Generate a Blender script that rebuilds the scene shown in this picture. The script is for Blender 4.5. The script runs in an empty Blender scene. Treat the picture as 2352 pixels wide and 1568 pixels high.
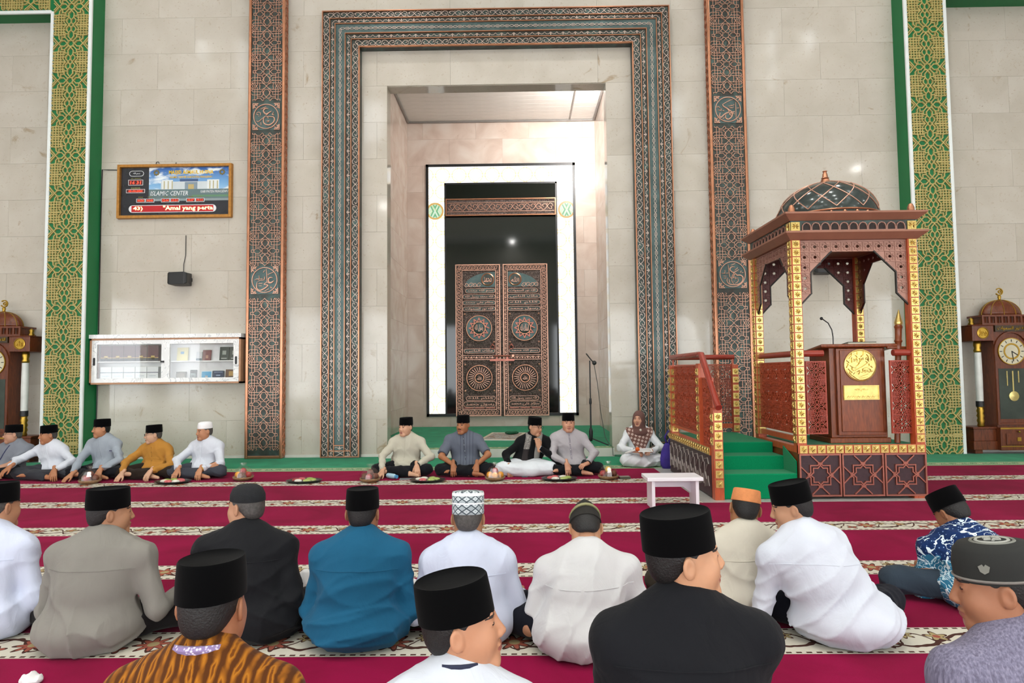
import bpy, bmesh, math, random
import numpy as np
from mathutils import Vector, Matrix, Euler
random.seed(7)
SC = bpy.context.scene
COL = SC.collection
PI = math.pi

# ---------------------------------------------------------------- camera
def make_camera():
    f_px, yaw, pitch, roll = 1467.357, -.0111, .0516, -.0107
    cd = bpy.data.cameras.new('camera'); cd.sensor_fit = 'HORIZONTAL'; cd.sensor_width = 36.0
    cd.lens = f_px / 2352 * 36.0; cd.clip_start = .05; cd.clip_end = 200
    o = bpy.data.objects.new('camera', cd); COL.objects.link(o)
    fw = Vector((math.sin(yaw)*math.cos(pitch), math.cos(yaw)*math.cos(pitch), math.sin(pitch)))
    rt = Vector((math.cos(yaw), -math.sin(yaw), 0)); up = rt.cross(fw)
    R = rt*math.cos(roll) + up*math.sin(roll); U = -rt*math.sin(roll) + up*math.cos(roll)
    m = Matrix((R, U, -fw)).transposed().to_4x4(); m.translation = (.351, -10.9246, 1.38)
    o.matrix_world = m; SC.camera = o
make_camera()

# ---------------------------------------------------------------- sky, exposure
SC.view_settings.view_transform = 'Standard'; SC.view_settings.look = 'None'
SC.view_settings.gamma = 1; SC.view_settings.use_curve_mapping = False
SC.view_settings.exposure = -0.14
SC.cycles.max_bounces = 7; SC.cycles.diffuse_bounces = 3; SC.cycles.glossy_bounces = 3; SC.cycles.caustics_reflective = False; SC.cycles.caustics_refractive = False
SKY_STRENGTH = 7.2
LAMP_W = 52
w = bpy.data.worlds.new('sky'); SC.world = w; w.use_nodes = True
bg = w.node_tree.nodes['Background']; bg.inputs[0].default_value = (.93, .97, 1.0, 1); bg.inputs[1].default_value = SKY_STRENGTH

# ---------------------------------------------------------------- materials
def lin(c):
    if isinstance(c, str):
        c = [int(c[i:i+2], 16)/255 for i in (1, 3, 5)]
        c = [x/12.92 if x <= .04045 else ((x+.055)/1.055)**2.4 for x in c]
    return (c[0], c[1], c[2], 1)
class S:
    """socket with arithmetic, so that node formulas read like formulas"""
    def __init__(s, nt, o): s.nt = nt; s.o = o
    def m(s, op, *a, clamp=False):
        n = s.nt.nodes.new('ShaderNodeMath'); n.operation = op; n.use_clamp = clamp
        for i, v in enumerate((s,)+a):
            if isinstance(v, S): s.nt.links.new(v.o, n.inputs[i])
            else: n.inputs[i].default_value = v
        return S(s.nt, n.outputs[0])
    def __add__(s, b): return s.m('ADD', b)
    __radd__ = __add__
    def __sub__(s, b): return s.m('SUBTRACT', b)
    def __mul__(s, b): return s.m('MULTIPLY', b)
    __rmul__ = __mul__
    def lt(s, b): return s.m('LESS_THAN', b)
    def gt(s, b): return s.m('GREATER_THAN', b)
    def abs(s): return s.m('ABSOLUTE')
    def sin(s): return s.m('SINE')
    def mod(s, b): return s.m('FLOORED_MODULO', b)
    def mx(s, b): return s.m('MAXIMUM', b)
    def mn(s, b): return s.m('MINIMUM', b)
class MT:
    def __init__(s, name):
        s.mat = bpy.data.materials.new(name); s.mat.use_nodes = True
        s.nt = s.mat.node_tree; s.b = s.nt.nodes['Principled BSDF']; s._tc = None
    def node(s, t, **kw):
        n = s.nt.nodes.new(t)
        for k, v in kw.items(): setattr(n, k, v)
        return n
    def link(s, a, b): s.nt.links.new(a.o if isinstance(a, S) else a, b)
    def tc(s, which='Object'):
        if s._tc is None: s._tc = s.node('ShaderNodeTexCoord')
        return s._tc.outputs[which]
    def coord(s, scale=(1,1,1), rnd=0, which='Object'):
        mp = s.node('ShaderNodeMapping'); s.link(s.tc(which), mp.inputs['Vector']); mp.inputs['Scale'].default_value = scale
        if rnd:
            oi = s.node('ShaderNodeObjectInfo'); vm = s.node('ShaderNodeVectorMath', operation='SCALE')
            vm.inputs[0].default_value = (rnd, rnd*1.7, rnd*2.3); s.link(oi.outputs['Random'], vm.inputs['Scale'])
            s.link(vm.outputs[0], mp.inputs['Location'])
        return mp.outputs[0]
    def xyz(s, which='Object'):
        n = s.node('ShaderNodeSeparateXYZ'); s.link(s.tc(which), n.inputs[0]); return [S(s.nt, o) for o in n.outputs]
    def noise(s, scale=5, detail=3, dist=0, vec=None, rough=.5):
        n = s.node('ShaderNodeTexNoise'); n.inputs['Scale'].default_value = scale; n.inputs['Detail'].default_value = detail
        n.inputs['Distortion'].default_value = dist; n.inputs['Roughness'].default_value = rough
        s.link(vec if vec is not None else s.tc(), n.inputs['Vector']); return S(s.nt, n.outputs['Fac'])
    def voro(s, scale=5, vec=None, feature='F1', rnd=1):
        n = s.node('ShaderNodeTexVoronoi', feature=feature); n.inputs['Scale'].default_value = scale; n.inputs['Randomness'].default_value = rnd
        s.link(vec if vec is not None else s.tc(), n.inputs['Vector']); return S(s.nt, n.outputs['Distance'])
    def ramp(s, fac, stops, const=False):
        n = s.node('ShaderNodeValToRGB'); cr = n.color_ramp
        if const: cr.interpolation = 'CONSTANT'
        while len(cr.elements) < len(stops): cr.elements.new(.5)
        for e, (p, c) in zip(cr.elements, stops): e.position = p; e.color = lin(c)
        s.link(fac, n.inputs[0]); return n.outputs[0]
    def mix(s, fac, a, b, mode='MIX'):
        n = s.node('ShaderNodeMix', data_type='RGBA', blend_type=mode)
        for v, i in ((fac, 0), (a, 6), (b, 7)):
            if isinstance(v, S): s.link(v, n.inputs[i])
            elif isinstance(v, bpy.types.NodeSocket): s.link(v, n.inputs[i])
            elif i == 0: n.inputs[0].default_value = v
            else: n.inputs[i].default_value = lin(v)
        return n.outputs[2]
    def color(s, c):
        if isinstance(c, bpy.types.NodeSocket): s.link(c, s.b.inputs['Base Color'])
        else: s.b.inputs['Base Color'].default_value = lin(c)
    def bump(s, h, strength=.3, dist=.01):
        n = s.node('ShaderNodeBump'); n.inputs['Strength'].default_value = strength; n.inputs['Distance'].default_value = dist
        s.link(h, n.inputs['Height']); s.link(n.outputs[0], s.b.inputs['Normal'])
    def set(s, rough=.5, metal=0, spec=None, sheen=0):
        s.b.inputs['Roughness'].default_value = rough; s.b.inputs['Metallic'].default_value = metal
        if spec is not None: s.b.inputs['Specular IOR Level'].default_value = spec
        if sheen: s.b.inputs['Sheen Weight'].default_value = sheen; s.b.inputs['Sheen Roughness'].default_value = .5
        return s
MATS = {}
def plain(name, col, rough=.5, metal=0, vary=.12, scale=6, bump=0, bscale=60, spec=None, sheen=0, emit=None, rnd=0):
    """a colour with a little grain"""
    if name in MATS: return MATS[name]
    t = MT(name).set(rough, metal, spec, sheen)
    c = lin(col)
    nz = t.noise(scale, 4, .3, t.coord(rnd=rnd))
    dark = tuple(x*(1-vary) for x in c[:3]); lite = tuple(min(1, x*(1+vary)) for x in c[:3])
    t.color(t.ramp(nz, [(.25, dark), (.75, lite)]))
    if bump: t.bump(t.noise(bscale, 2, 0), bump, .004)
    if emit:
        t.b.inputs['Emission Color'].default_value = lin(emit[0]); t.b.inputs['Emission Strength'].default_value = emit[1]
    MATS[name] = t.mat; return t.mat
def custom(name):
    def deco(fn):
        def get():
            if name not in MATS:
                t = MT(name); fn(t); MATS[name] = t.mat
            return MATS[name]
        return get
    return deco
@custom('beige_marble')
def m_marble(t):
    t.set(.085, 0, .42); v = t.coord(rnd=40)
    cloud = t.noise(1.6, 6, .6, v); base = t.ramp(cloud, [(.3, '#beb7a9'), (.5, '#c5beb1'), (.7, '#cbc5b9')])
    fine = t.noise(26, 4, .5, v); c = t.mix(fine.gt(.64)*.45, base, '#b3a58f')
    fos = t.noise(1.5, 5, 2.4, v, .55); c = t.mix((fos - .66).m('MULTIPLY', 12, clamp=True)*.75, c, '#a08a6c')
    sp = t.voro(5, v); c = t.mix(sp.lt(.05)*.5, c, '#8d7c66'); t.color(c)
@custom('pink_marble')
def m_pink(t):
    t.set(.14, 0, .5); v = t.coord(rnd=40)
    cloud = t.noise(1.8, 6, .8, v); base = t.ramp(cloud, [(.3, '#c3afa2'), (.5, '#d0bfb3'), (.7, '#d9cdc3')])
    fos = t.noise(2.4, 5, 2.4, v, .6); c = t.mix((fos - .66).m('MULTIPLY', 9, clamp=True)*.5, base, '#a98c7c'); t.color(c)
@custom('white_marble')
def m_white(t):
    t.set(.15); v = t.coord((1, 1, 1))
    n = t.noise(2.5, 6, 2.5, v); t.color(t.ramp(n, [(.42, '#e8e8e8'), (.5, '#f4f4f3'), (.515, '#b9bcc0'), (.54, '#f3f3f2')]))
@custom('red_carpet')
def m_red(t):
    t.set(.95, 0, .05, .03); n = t.noise(1.3, 5, .8); f = t.noise(420, 2)
    c = t.ramp(n, [(.3, '#76042f'), (.5, '#860639'), (.68, '#940a42')]); t.color(t.mix(f*.35, c, '#6a062c')); t.bump(f, .25, .004)
@custom('green_carpet')
def m_gcarpet(t):
    t.set(.95, 0, .1, .1); n = t.noise(3, 4, .6); f = t.noise(90, 3)
    c = t.ramp(n, [(.3, '#067a52'), (.7, '#0f9166')]); t.color(t.mix(f.gt(.62)*.35, c, '#3fae84')); t.bump(f, .2, .004)
@custom('step_carpet')
def m_scarpet(t):
    t.set(.95, 0, .1, .1); f = t.noise(160, 2)
    t.color(t.ramp(f, [(.3, '#00744a'), (.7, '#048a58')])); t.bump(f, .2, .003)
def floral(name, ground, line, flower, leaf, H, period):
    """woven border: a vine, rosettes and leaves along x, band of half height H about y = 0"""
    t = MT(name).set(.95, 0, .1); x, y, z = t.xyz()
    wob = t.noise(9, 2)
    yy = y*(1/H); u = x*(2*PI/period)
    vine = (yy - u.sin()*.45 + (wob - .5)*.5).abs().lt(.085)
    vine2 = (yy + (u*2.0 + 1.0).sin()*.5 + (wob - .5)*.6).abs().lt(.06)
    c = t.mix(vine.mx(vine2), ground, line)
    def rosette(px, cy, r, pet, col, ring):
        dx = (x + px).mod(period) - period/2; dy = y - cy*H
        rr = (dx*dx + dy*dy).m('SQRT'); an = dy.m('ARCTAN2', dx)
        edge = (an*pet).sin()*(.28*r) + r*.8
        c2 = t.mix((rr - edge).lt(0.), c, line); c2 = t.mix((rr - edge*.78).lt(0.), c2, col); return t.mix(rr.lt(r*.3), c2, ring)
    c = rosette(0., .0, H*.62, 8., flower, leaf); c = rosette(period/2, .25, H*.4, 5., leaf, flower)
    c = rosette(period/4, -.4, H*.33, 4., flower, line); c = rosette(-period/4, .42, H*.33, 6., leaf, line)
    edge = yy.abs().gt(.86); dash = (x*(2*PI/(H*.32))).sin().gt(-.2)
    c = t.mix(edge*dash, c, line); c = t.mix(yy.abs().gt(.96), c, ground); t.color(c); t.bump(t.noise(300, 2), .2, .003)
    return t.mat
@custom('dark_copper')
def m_dcop(t):
    t.set(.4, .5); n = t.noise(5, 5, .8); h = t.noise(45, 3)
    t.color(t.ramp(n, [(.25, '#3b3530'), (.5, '#3f4642'), (.75, '#4d6560')])); t.bump(h, .35, .01)
@custom('teal_copper')
def m_tcop(t):
    t.set(.38, .45); n = t.noise(4, 5, .8); h = t.noise(40, 3)
    t.color(t.ramp(n, [(.3, '#3f5150'), (.7, '#586d6c')])); t.bump(h, .3, .01)
@custom('relief_copper')
def m_rcop(t):
    """beaten copper sheet covered in small arabesques"""
    t.set(.4, .5); v = t.voro(26, t.coord(), 'SMOOTH_F1'); n = t.noise(34, 3, 3.0)
    t.color(t.ramp(n, [(.42, '#3b3634'), (.52, '#5d534f'), (.6, '#a08d86')])); t.bump(n + v, .9, .02)
def m_copper(): return plain('copper', '#bd8567', .3, .85, .15, 9)
def m_copper_red(): return plain('red_copper', '#a5685a', .36, .75, .2, 9)
def m_copper_lt(): return plain('light_copper', '#d0a08a', .35, .6, .12, 12)
def m_copper_pale(): return plain('pale_copper', '#d6c2b6', .35, .45, .1, 12)
def m_gold(): return plain('gold_leaf', '#d9bd72', .28, .8, .2, 20)
def m_goldpaint(): return plain('gold_paint', '#b5a566', .5, .1, .12, 8)
def m_green(): return plain('green_paint', '#06703c', .55, 0, .08, 3)
def m_whitep(): return plain('white_paint', '#e6ecea', .45, 0, .04)
def m_black(): return plain('black_plastic', '#17181a', .42, 0, .2)
@custom('red_wood')
def m_rwood(t):
    t.set(.32); n = t.noise(6, 5, 1.5, t.coord((8, 8, 1))); t.color(t.ramp(n, [(.3, '#a84526'), (.7, '#cc6238')]))
@custom('brown_wood')
def m_bwood(t):
    t.set(.3); n = t.noise(5, 5, 1.5, t.coord((7, 7, 1))); t.color(t.ramp(n, [(.3, '#683015'), (.7, '#8a4621')]))
@custom('clock_wood')
def m_cwood(t):
    t.set(.3); n = t.noise(5, 5, 1.5, t.coord((7, 7, 1))); t.color(t.ramp(n, [(.3, '#502310'), (.7, '#7a3d1f')]))
@custom('glass')
def m_glass(t):
    tr = t.node('ShaderNodeBsdfTransparent'); gl = t.node('ShaderNodeBsdfGlossy'); gl.inputs['Roughness'].default_value = .02
    mx = t.node('ShaderNodeMixShader'); mx.inputs[0].default_value = .045; out = t.nt.nodes['Material Output']
    t.link(tr.outputs[0], mx.inputs[1]); t.link(gl.outputs[0], mx.inputs[2]); t.link(mx.outputs[0], out.inputs[0])
@custom('black_glass')
def m_bglass(t): t.set(.06); t.color('#0c1512')

# ---------------------------------------------------------------- mesh building
class MB:
    def __init__(s): s.v = []; s.f = []; s.M = None
    def add(s, vs, fs):
        k = len(s.v)
        if s.M is not None: vs = [tuple(s.M @ Vector(p)) for p in vs]
        s.v += [tuple(p) for p in vs]; s.f += [tuple(i+k for i in f) for f in fs]; return s
    def box(s, c, d, rz=0):
        x, y, z = (k/2 for k in d); vs = [(a*x, b*y, e*z) for a in (-1, 1) for b in (-1, 1) for e in (-1, 1)]
        if rz: cs, sn = math.cos(rz), math.sin(rz); vs = [(a*cs-b*sn, a*sn+b*cs, e) for a, b, e in vs]
        return s.add([(a+c[0], b+c[1], e+c[2]) for a, b, e in vs], [(0,1,3,2),(4,6,7,5),(0,4,5,1),(2,3,7,6),(0,2,6,4),(1,5,7,3)])
    def bx(s, x0, x1, y0, y1, z0, z1): return s.box(((x0+x1)/2, (y0+y1)/2, (z0+z1)/2), (abs(x1-x0), abs(y1-y0), abs(z1-z0)))
    def prism(s, poly, y0, y1):
        """polygon in x,z pushed from y0 to y1"""
        n = len(poly); vs = [(x, y0, z) for x, z in poly] + [(x, y1, z) for x, z in poly]
        return s.add(vs, [tuple(range(n)), tuple(range(2*n-1, n-1, -1))] + [(i, i+n, (i+1) % n+n, (i+1) % n) for i in range(n)])
    def seg(s, p, q, w, d, y=0):
        """flat bar from p to q in the x,z plane, width w, standing d proud of y towards -y"""
        s.k = getattr(s, 'k', 0)+1; d = d+(s.k*.6180339 % 1)*.0026      # never two faces in one plane
        dx, dz = q[0]-p[0], q[1]-p[1]; L = math.hypot(dx, dz) or 1e-6; dx /= L; dz /= L; e = w*.35
        nx, nz = -dz*w/2, dx*w/2; a = (p[0]-dx*e, p[1]-dz*e); b = (q[0]+dx*e, q[1]+dz*e)
        vs = [(a[0]+nx, y, a[1]+nz), (b[0]+nx, y, b[1]+nz), (b[0]-nx, y, b[1]-nz), (a[0]-nx, y, a[1]-nz)]
        k = .72; vs += [(a[0]+nx*k, y-d, a[1]+nz*k), (b[0]+nx*k, y-d, b[1]+nz*k), (b[0]-nx*k, y-d, b[1]-nz*k), (a[0]-nx*k, y-d, a[1]-nz*k)]
        return s.add(vs, [(4,7,6,5), (0,4,5,1), (1,5,6,2), (2,6,7,3), (3,7,4,0)])
    def line(s, pts, w, d, y=0, closed=False):
        pts = list(pts)
        if closed: pts.append(pts[0])
        for p, q in zip(pts, pts[1:]): s.seg(p, q, w, d, y)
        return s
    def tube(s, pts, r, n=6, closed=False, caps=True):
        pts = [Vector(p) for p in pts]; m = len(pts); rs = r if isinstance(r, (list, tuple)) else [r]*m
        vs = []; up = Vector((0, 0, 1)); side = None
        for i, p in enumerate(pts):
            a = pts[(i-1) % m] if (closed or i > 0) else p; b = pts[(i+1) % m] if (closed or i < m-1) else p
            t = (b-a).normalized()
            if side is None: side = t.cross(up) if abs(t.z) < .95 else t.cross(Vector((1, 0, 0)))
            side = (side - t*side.dot(t)).normalized(); o = t.cross(side)
            for k in range(n):
                an = 2*PI*k/n; vs.append(p + side*math.cos(an)*rs[i] + o*math.sin(an)*rs[i])
        fs = [(i*n+k, i*n+(k+1) % n, ((i+1) % m)*n+(k+1) % n, ((i+1) % m)*n+k) for i in range(m if closed else m-1) for k in range(n)]
        if caps and not closed: fs += [tuple(range(n-1, -1, -1)), tuple(range((m-1)*n, m*n))]
        return s.add(vs, fs)
    def lathe(s, prof, n=24, c=(0, 0, 0), sx=1, sy=1):
        vs = [(c[0]+r*math.cos(2*PI*k/n)*sx, c[1]+r*math.sin(2*PI*k/n)*sy, c[2]+z) for r, z in prof for k in range(n)]; m = len(prof)
        fs = [(i*n+k, i*n+(k+1) % n, (i+1)*n+(k+1) % n, (i+1)*n+k) for i in range(m-1) for k in range(n)]
        return s.add(vs, fs + [tuple(range(n-1, -1, -1)), tuple(range((m-1)*n, m*n))])
    def ball(s, c, r, n=10, m=7, sc=(1, 1, 1)):
        prof = [(max(1e-4, r*math.sin(PI*i/m)), -r*math.cos(PI*i/m)) for i in range(m+1)]
        vs = [(c[0]+a*math.cos(2*PI*k/n)*sc[0], c[1]+a*math.sin(2*PI*k/n)*sc[1], c[2]+z*sc[2]) for a, z in prof for k in range(n)]
        return s.add(vs, [(i*n+k, i*n+(k+1) % n, (i+1)*n+(k+1) % n, (i+1)*n+k) for i in range(m) for k in range(n)])
    def mesh(s, name, mat, smooth=False):
        me = bpy.data.meshes.new(name); me.from_pydata(s.v, [], s.f)
        if mat is not None: me.materials.append(mat)
        bm = bmesh.new(); bm.from_mesh(me); bmesh.ops.recalc_face_normals(bm, faces=bm.faces); bm.to_mesh(me); bm.free()
        if smooth: me.shade_smooth()
        return me
    def build(s, name, mat, parent=None, loc=(0, 0, 0), rot=(0, 0, 0), smooth=False, bevel=0, auto=False):
        me = s.mesh(name, mat, smooth or auto); o = inst(name, me, parent, loc, rot)
        if auto: me.set_sharp_from_angle(angle=.7)
        if bevel:
            b = o.modifiers.new('bevel', 'BEVEL'); b.width = bevel; b.segments = 2; b.limit_method = 'ANGLE'; b.angle_limit = .6
        return o
def inst(name, me, parent=None, loc=(0, 0, 0), rot=(0, 0, 0), scale=(1, 1, 1)):
    o = bpy.data.objects.new(name, me); COL.objects.link(o); o.parent = parent; o.location = loc; o.rotation_euler = rot; o.scale = scale; return o
def tag(o, label, cat, group=None):
    o['label'] = label; o['category'] = cat
    if group: o['group'] = group
    return o
def thing(name, label, cat, loc=(0, 0, 0), rz=0, group=None):
    o = bpy.data.objects.new(name, None); COL.objects.link(o); o.location = loc; o.rotation_euler = (0, 0, rz); o.empty_display_size = .1
    return tag(o, label, cat, group)
def struct(o): o['kind'] = 'structure'; return o
def arc(c, r, a0, a1, n=10, sz=1):
    return [(c[0]+r*math.cos(a0+(a1-a0)*i/n), c[1]+r*sz*math.sin(a0+(a1-a0)*i/n)) for i in range(n+1)]
def star_pts(r, k=.72, n=8, c=(0, 0), a0=0): return [(c[0]+(r if i % 2 == 0 else r*k)*math.cos(a0+PI*i/n), c[1]+(r if i % 2 == 0 else r*k)*math.sin(a0+PI*i/n)) for i in range(2*n)]

# ---------------------------------------------------------------- lettering
AR = {'ا':('\uFE8D','\uFE8E',0,0),'أ':('\uFE83','\uFE84',0,0),'ب':('\uFE8F','\uFE90','\uFE91','\uFE92'),'ت':('\uFE95','\uFE96','\uFE97','\uFE98'),'ث':('\uFE99','\uFE9A','\uFE9B','\uFE9C'),
 'ح':('\uFEA1','\uFEA2','\uFEA3','\uFEA4'),'د':('\uFEA9','\uFEAA',0,0),'ر':('\uFEAD','\uFEAE',0,0),'س':('\uFEB1','\uFEB2','\uFEB3','\uFEB4'),'ض':('\uFEBD','\uFEBE','\uFEBF','\uFEC0'),
 'ع':('\uFEC9','\uFECA','\uFECB','\uFECC'),'ك':('\uFED9','\uFEDA','\uFEDB','\uFEDC'),'ل':('\uFEDD','\uFEDE','\uFEDF','\uFEE0'),'م':('\uFEE1','\uFEE2','\uFEE3','\uFEE4'),'ن':('\uFEE5','\uFEE6','\uFEE7','\uFEE8'),
 'ه':('\uFEE9','\uFEEA','\uFEEB','\uFEEC'),'و':('\uFEED','\uFEEE',0,0),'ي':('\uFEF1','\uFEF2','\uFEF3','\uFEF4')}
def arabic(t):
    out = []
    for wd in t.split(' '):
        g = ''
        for i, c in enumerate(wd):
            prv = i > 0 and AR[wd[i-1]][2] != 0; nxt = i < len(wd)-1 and AR[c][2] != 0
            g += AR[c][3 if prv and nxt else 1 if prv else 2 if nxt else 0]
        out.append(g[::-1])
    return ' '.join(out[::-1])
TEXTS = []
def text(name, s, width, height, mat, parent, loc, depth=.004, rz=0, shear=0, bold=0, rot=None):
    """lettering standing in the local x,z plane, centred on loc and fitted to width x height; made into meshes at the end"""
    c = bpy.data.curves.new(name, 'FONT'); c.body = s; c.extrude = .5; c.align_x = 'CENTER'; c.align_y = 'CENTER'; c.resolution_u = 1; c.shear = shear; c.offset = bold
    o = bpy.data.objects.new(name, c); COL.objects.link(o); TEXTS.append((o, name, mat, parent, loc, width, height, depth, rz, rot)); return o
def finish_texts():
    bpy.context.view_layer.update(); dg = bpy.context.evaluated_depsgraph_get()
    for o, name, mat, parent, loc, w_, h_, d_, rz, rot in TEXTS:
        me = bpy.data.meshes.new_from_object(o.evaluated_get(dg)); co = np.empty(len(me.vertices)*3); me.vertices.foreach_get('co', co); co = co.reshape(-1, 3)
        if not len(co): bpy.data.objects.remove(o); continue
        lo, hi = co.min(0), co.max(0); mid = (lo+hi)/2; sz = np.maximum(hi-lo, 1e-6)
        sx = w_/sz[0]; sy = h_/sz[1] if h_ else sx
        n = np.stack([(co[:, 0]-mid[0])*sx, -(co[:, 2]+.5)*d_, (co[:, 1]-mid[1])*sy], 1)
        me.vertices.foreach_set('co', n.astype(np.float32).ravel()); me.materials.clear(); me.materials.append(mat); me.name = name; me.update()
        bpy.data.objects.remove(o); inst(name, me, parent, loc, rot or (0, 0, rz))
# ================================================================ the hall
TH, TW = .645, 1.29
def full_tile(mat):
    m = MB().box((0, .015, 0), (TW-.0025, .03, TH-.0025)); return m.mesh('tile', mat)
def tile_wall(parent, mat, u0, u1, z0, z1, holes=(), M=None, off=0.0):
    """slabs laid in half bond on the local plane y = 0, cut round the holes"""
    me = full_tile(mat); r0 = int(math.floor(z0/TH+1e-6)); k = 0
    while r0*TH < z1-1e-6:
        a, b = max(z0, r0*TH), min(z1, (r0+1)*TH); sh = off + (TW/2 if r0 % 2 else 0)
        c = math.floor((u0-sh)/TW)
        while c*TW+sh < u1-1e-6:
            p, q = max(u0, c*TW+sh), min(u1, (c+1)*TW+sh); cells = [(p, q, a, b)]
            for h in holes:
                nxt = []
                for (p_, q_, a_, b_) in cells:
                    if q_ <= h[0] or p_ >= h[1] or b_ <= h[2] or a_ >= h[3]: nxt.append((p_, q_, a_, b_)); continue
                    if p_ < h[0]: nxt.append((p_, h[0], a_, b_))
                    if q_ > h[1]: nxt.append((h[1], q_, a_, b_))
                    if b_ > h[3]: nxt.append((max(p_, h[0]), min(q_, h[1]), h[3], b_))
                cells = nxt
            for (p_, q_, a_, b_) in cells:
                if q_-p_ < .02 or b_-a_ < .02: continue
                mid = Vector(((p_+q_)/2, 0, (a_+b_)/2))
                if abs(q_-p_-TW) < 1e-4 and abs(b_-a_-TH) < 1e-4: o = inst('tile', me, parent)
                else: o = MB().box((0, .015, 0), (q_-p_-.0025, .03, b_-a_-.0025)).build('tile', mat, parent)
                if M is None: o.location = mid
                else: o.matrix_local = M @ Matrix.Translation(mid)
            c += 1
        r0 += 1
MARB, PINK = m_marble(), m_pink()
NX, NZ = 1.911, 6.444                       # niche opening
wf = MB().bx(-14, -NX, .026, .3, 0, 9.5).bx(NX, 14, .026, .3, 0, 9.5).bx(-NX, NX, .026, .3, NZ, 9.5).build('wall_front', MARB); struct(wf)
tile_wall(wf, MARB, -9.7, 9.7, 0, 8.385, [(-NX, NX, -1, NZ)], off=.49)
# the niche room behind the opening
NL, NR, NB, NC = -2.31, 2.24, 4.3, 7.52
nb = struct(MB().bx(NL-.2, NR+.2, NB+.026, NB+.2, 0, NC+.2).build('wall_niche_back', PINK)); tile_wall(nb, PINK, NL, NR, .15, NC, M=Matrix.Translation((0, NB, 0)))
nl = struct(MB().bx(NL-.2, NL-.031, .3, NB, 0, NC+.2).build('wall_niche_left', PINK)); tile_wall(nl, PINK, .3, NB, .15, NC, M=Matrix.Translation((NL, 0, 0)) @ Matrix.Rotation(PI/2, 4, 'Z'))
nr = struct(MB().bx(NR+.031, NR+.2, .3, NB, 0, NC+.2).build('wall_niche_right', PINK)); tile_wall(nr, PINK, -NB, -.3, .15, NC, M=Matrix.Translation((NR, 0, 0)) @ Matrix.Rotation(-PI/2, 4, 'Z'))
pvc = plain('white_pvc', '#d9d6d2', .3, 0, .04)
nc = struct(MB().bx(NL-.2, NR+.2, .3, NB+.2, NC+.03, NC+.2).build('ceiling_niche', pvc))
slat = MB().box((0, 0, 0), (4.54, .192, .025)).mesh('slat', pvc)
for k in range(20): inst('slat', slat, nc, ((NL+NR)/2, .4+k*.2, NC+.0175))
trim_m = plain('grey_trim', '#8d8a87', .4, .3)
tr = MB().bx(NL+.01, NL+.05, .32, NB-.02, NC-.03, NC).bx(NR-.05, NR-.01, .32, NB-.02, NC-.03, NC).bx(NL+.05, NR-.05, NB-.06, NB-.02, NC-.03, NC).bx(1.62, 1.65, .32, NB-.06, NC-.012, NC+.002).build('trim_1', trim_m); struct(tr)
# floor, niche platform
grey_floor = plain('grey_granite', '#b4b3ae', .25, 0, .12, 30)
struct(MB().bx(-14, 14, -20, .3, -.3, 0).build('floor', grey_floor))
struct(MB().bx(-NX, NX, -.255, .3, 0, .15).bx(NL, NR, .3, NB, 0, .15).build('floor_niche', plain('pale_marble', '#d9d6ce', .2, 0, .06, 5)))
struct(MB().bx(-9.7, -NX-.01, -.03, -.002, 0, .055).bx(NX+.01, 9.7, -.03, -.002, 0, .055).build('baseboard_front', plain('pale_marble', '#d9d6ce')))
# ceiling with a square well and a clerestory above it
white_c = plain('ceiling_white', '#dcdad4', .7, 0, .03)
struct(MB().bx(-14, 14, -4, .3, 9.5, 9.7).bx(-14, 14, -20, -18, 9.5, 9.7).bx(-14, -9, -18, -4, 9.5, 9.7).bx(9, 14, -18, -4, 9.5, 9.7).build('ceiling', white_c))
struct(MB().bx(-14, -8.9, -20, -.36, 7.95, 8.1).build('added_shade_slab_left', white_c)); struct(MB().bx(8.9, 14, -20, -.36, 7.95, 8.1).build('added_shade_slab_right', white_c))  # unseen slabs added over the aisles to block light from the side bays
def wall_with_holes(name, u0, u1, z0, z1, holes, t, M, mat):
    """flat wall in local x,z cut by a row of openings that share one height band each"""
    mb = MB(); mb.M = M; us = sorted({u0, u1, *[h[0] for h in holes], *[h[1] for h in holes]}); zs = sorted({z0, z1, *[h[2] for h in holes], *[h[3] for h in holes]})
    for a, b in zip(us, us[1:]):
        for c, d in zip(zs, zs[1:]):
            if any(h[0] <= (a+b)/2 <= h[1] and h[2] <= (c+d)/2 <= h[3] for h in holes): continue
            mb.bx(a, b, 0, t, c, d)
    return struct(mb.build(name, mat))
hw = plain('hall_white', '#d8d4c9', .6, 0, .04)
wall_with_holes('wall_rear', -14, 14, 0, 9.5, [(-12.5+k*5, -8.2+k*5, .3, 4.4) for k in range(5)], .3, Matrix.Translation((0, -20.3, 0)), hw)
for sgn, nm in ((-1, 'wall_left'), (1, 'wall_right')):
    wall_with_holes(nm, -20, 0, 0, 9.5, [(-18.6+k*4.6, -15.2+k*4.6, .3, 4.2) for k in range(2)], .3, Matrix.Translation((sgn*14 + (.0 if sgn < 0 else .3), 0, 0)) @ Matrix.Rotation(PI/2, 4, 'Z'), hw)
wall_with_holes('wall_well_rear', -9.3, 9.3, 9.7, 17, [(-8.8, -7.9, 12.2, 14.2), (-7.0, -5.8, 12.2, 14.2), (-3.9, -2.7, 12.2, 14.2), (2.7, 3.9, 12.2, 14.2), (6.6, 7.9, 12.2, 14.2)], .3, Matrix.Translation((0, -18.3, 0)), hw)
for sgn, nm in ((-1, 'wall_well_left'), (1, 'wall_well_right')):
    wall_with_holes(nm, -18, -4, 9.7, 17, [(-16.8+k*2.8, -15.6+k*2.8, 10.8, 13.4) for k in range(5)], .3, Matrix.Translation((sgn*9 + (.0 if sgn < 0 else .3), 0, 0)) @ Matrix.Rotation(PI/2, 4, 'Z'), hw)
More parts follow.
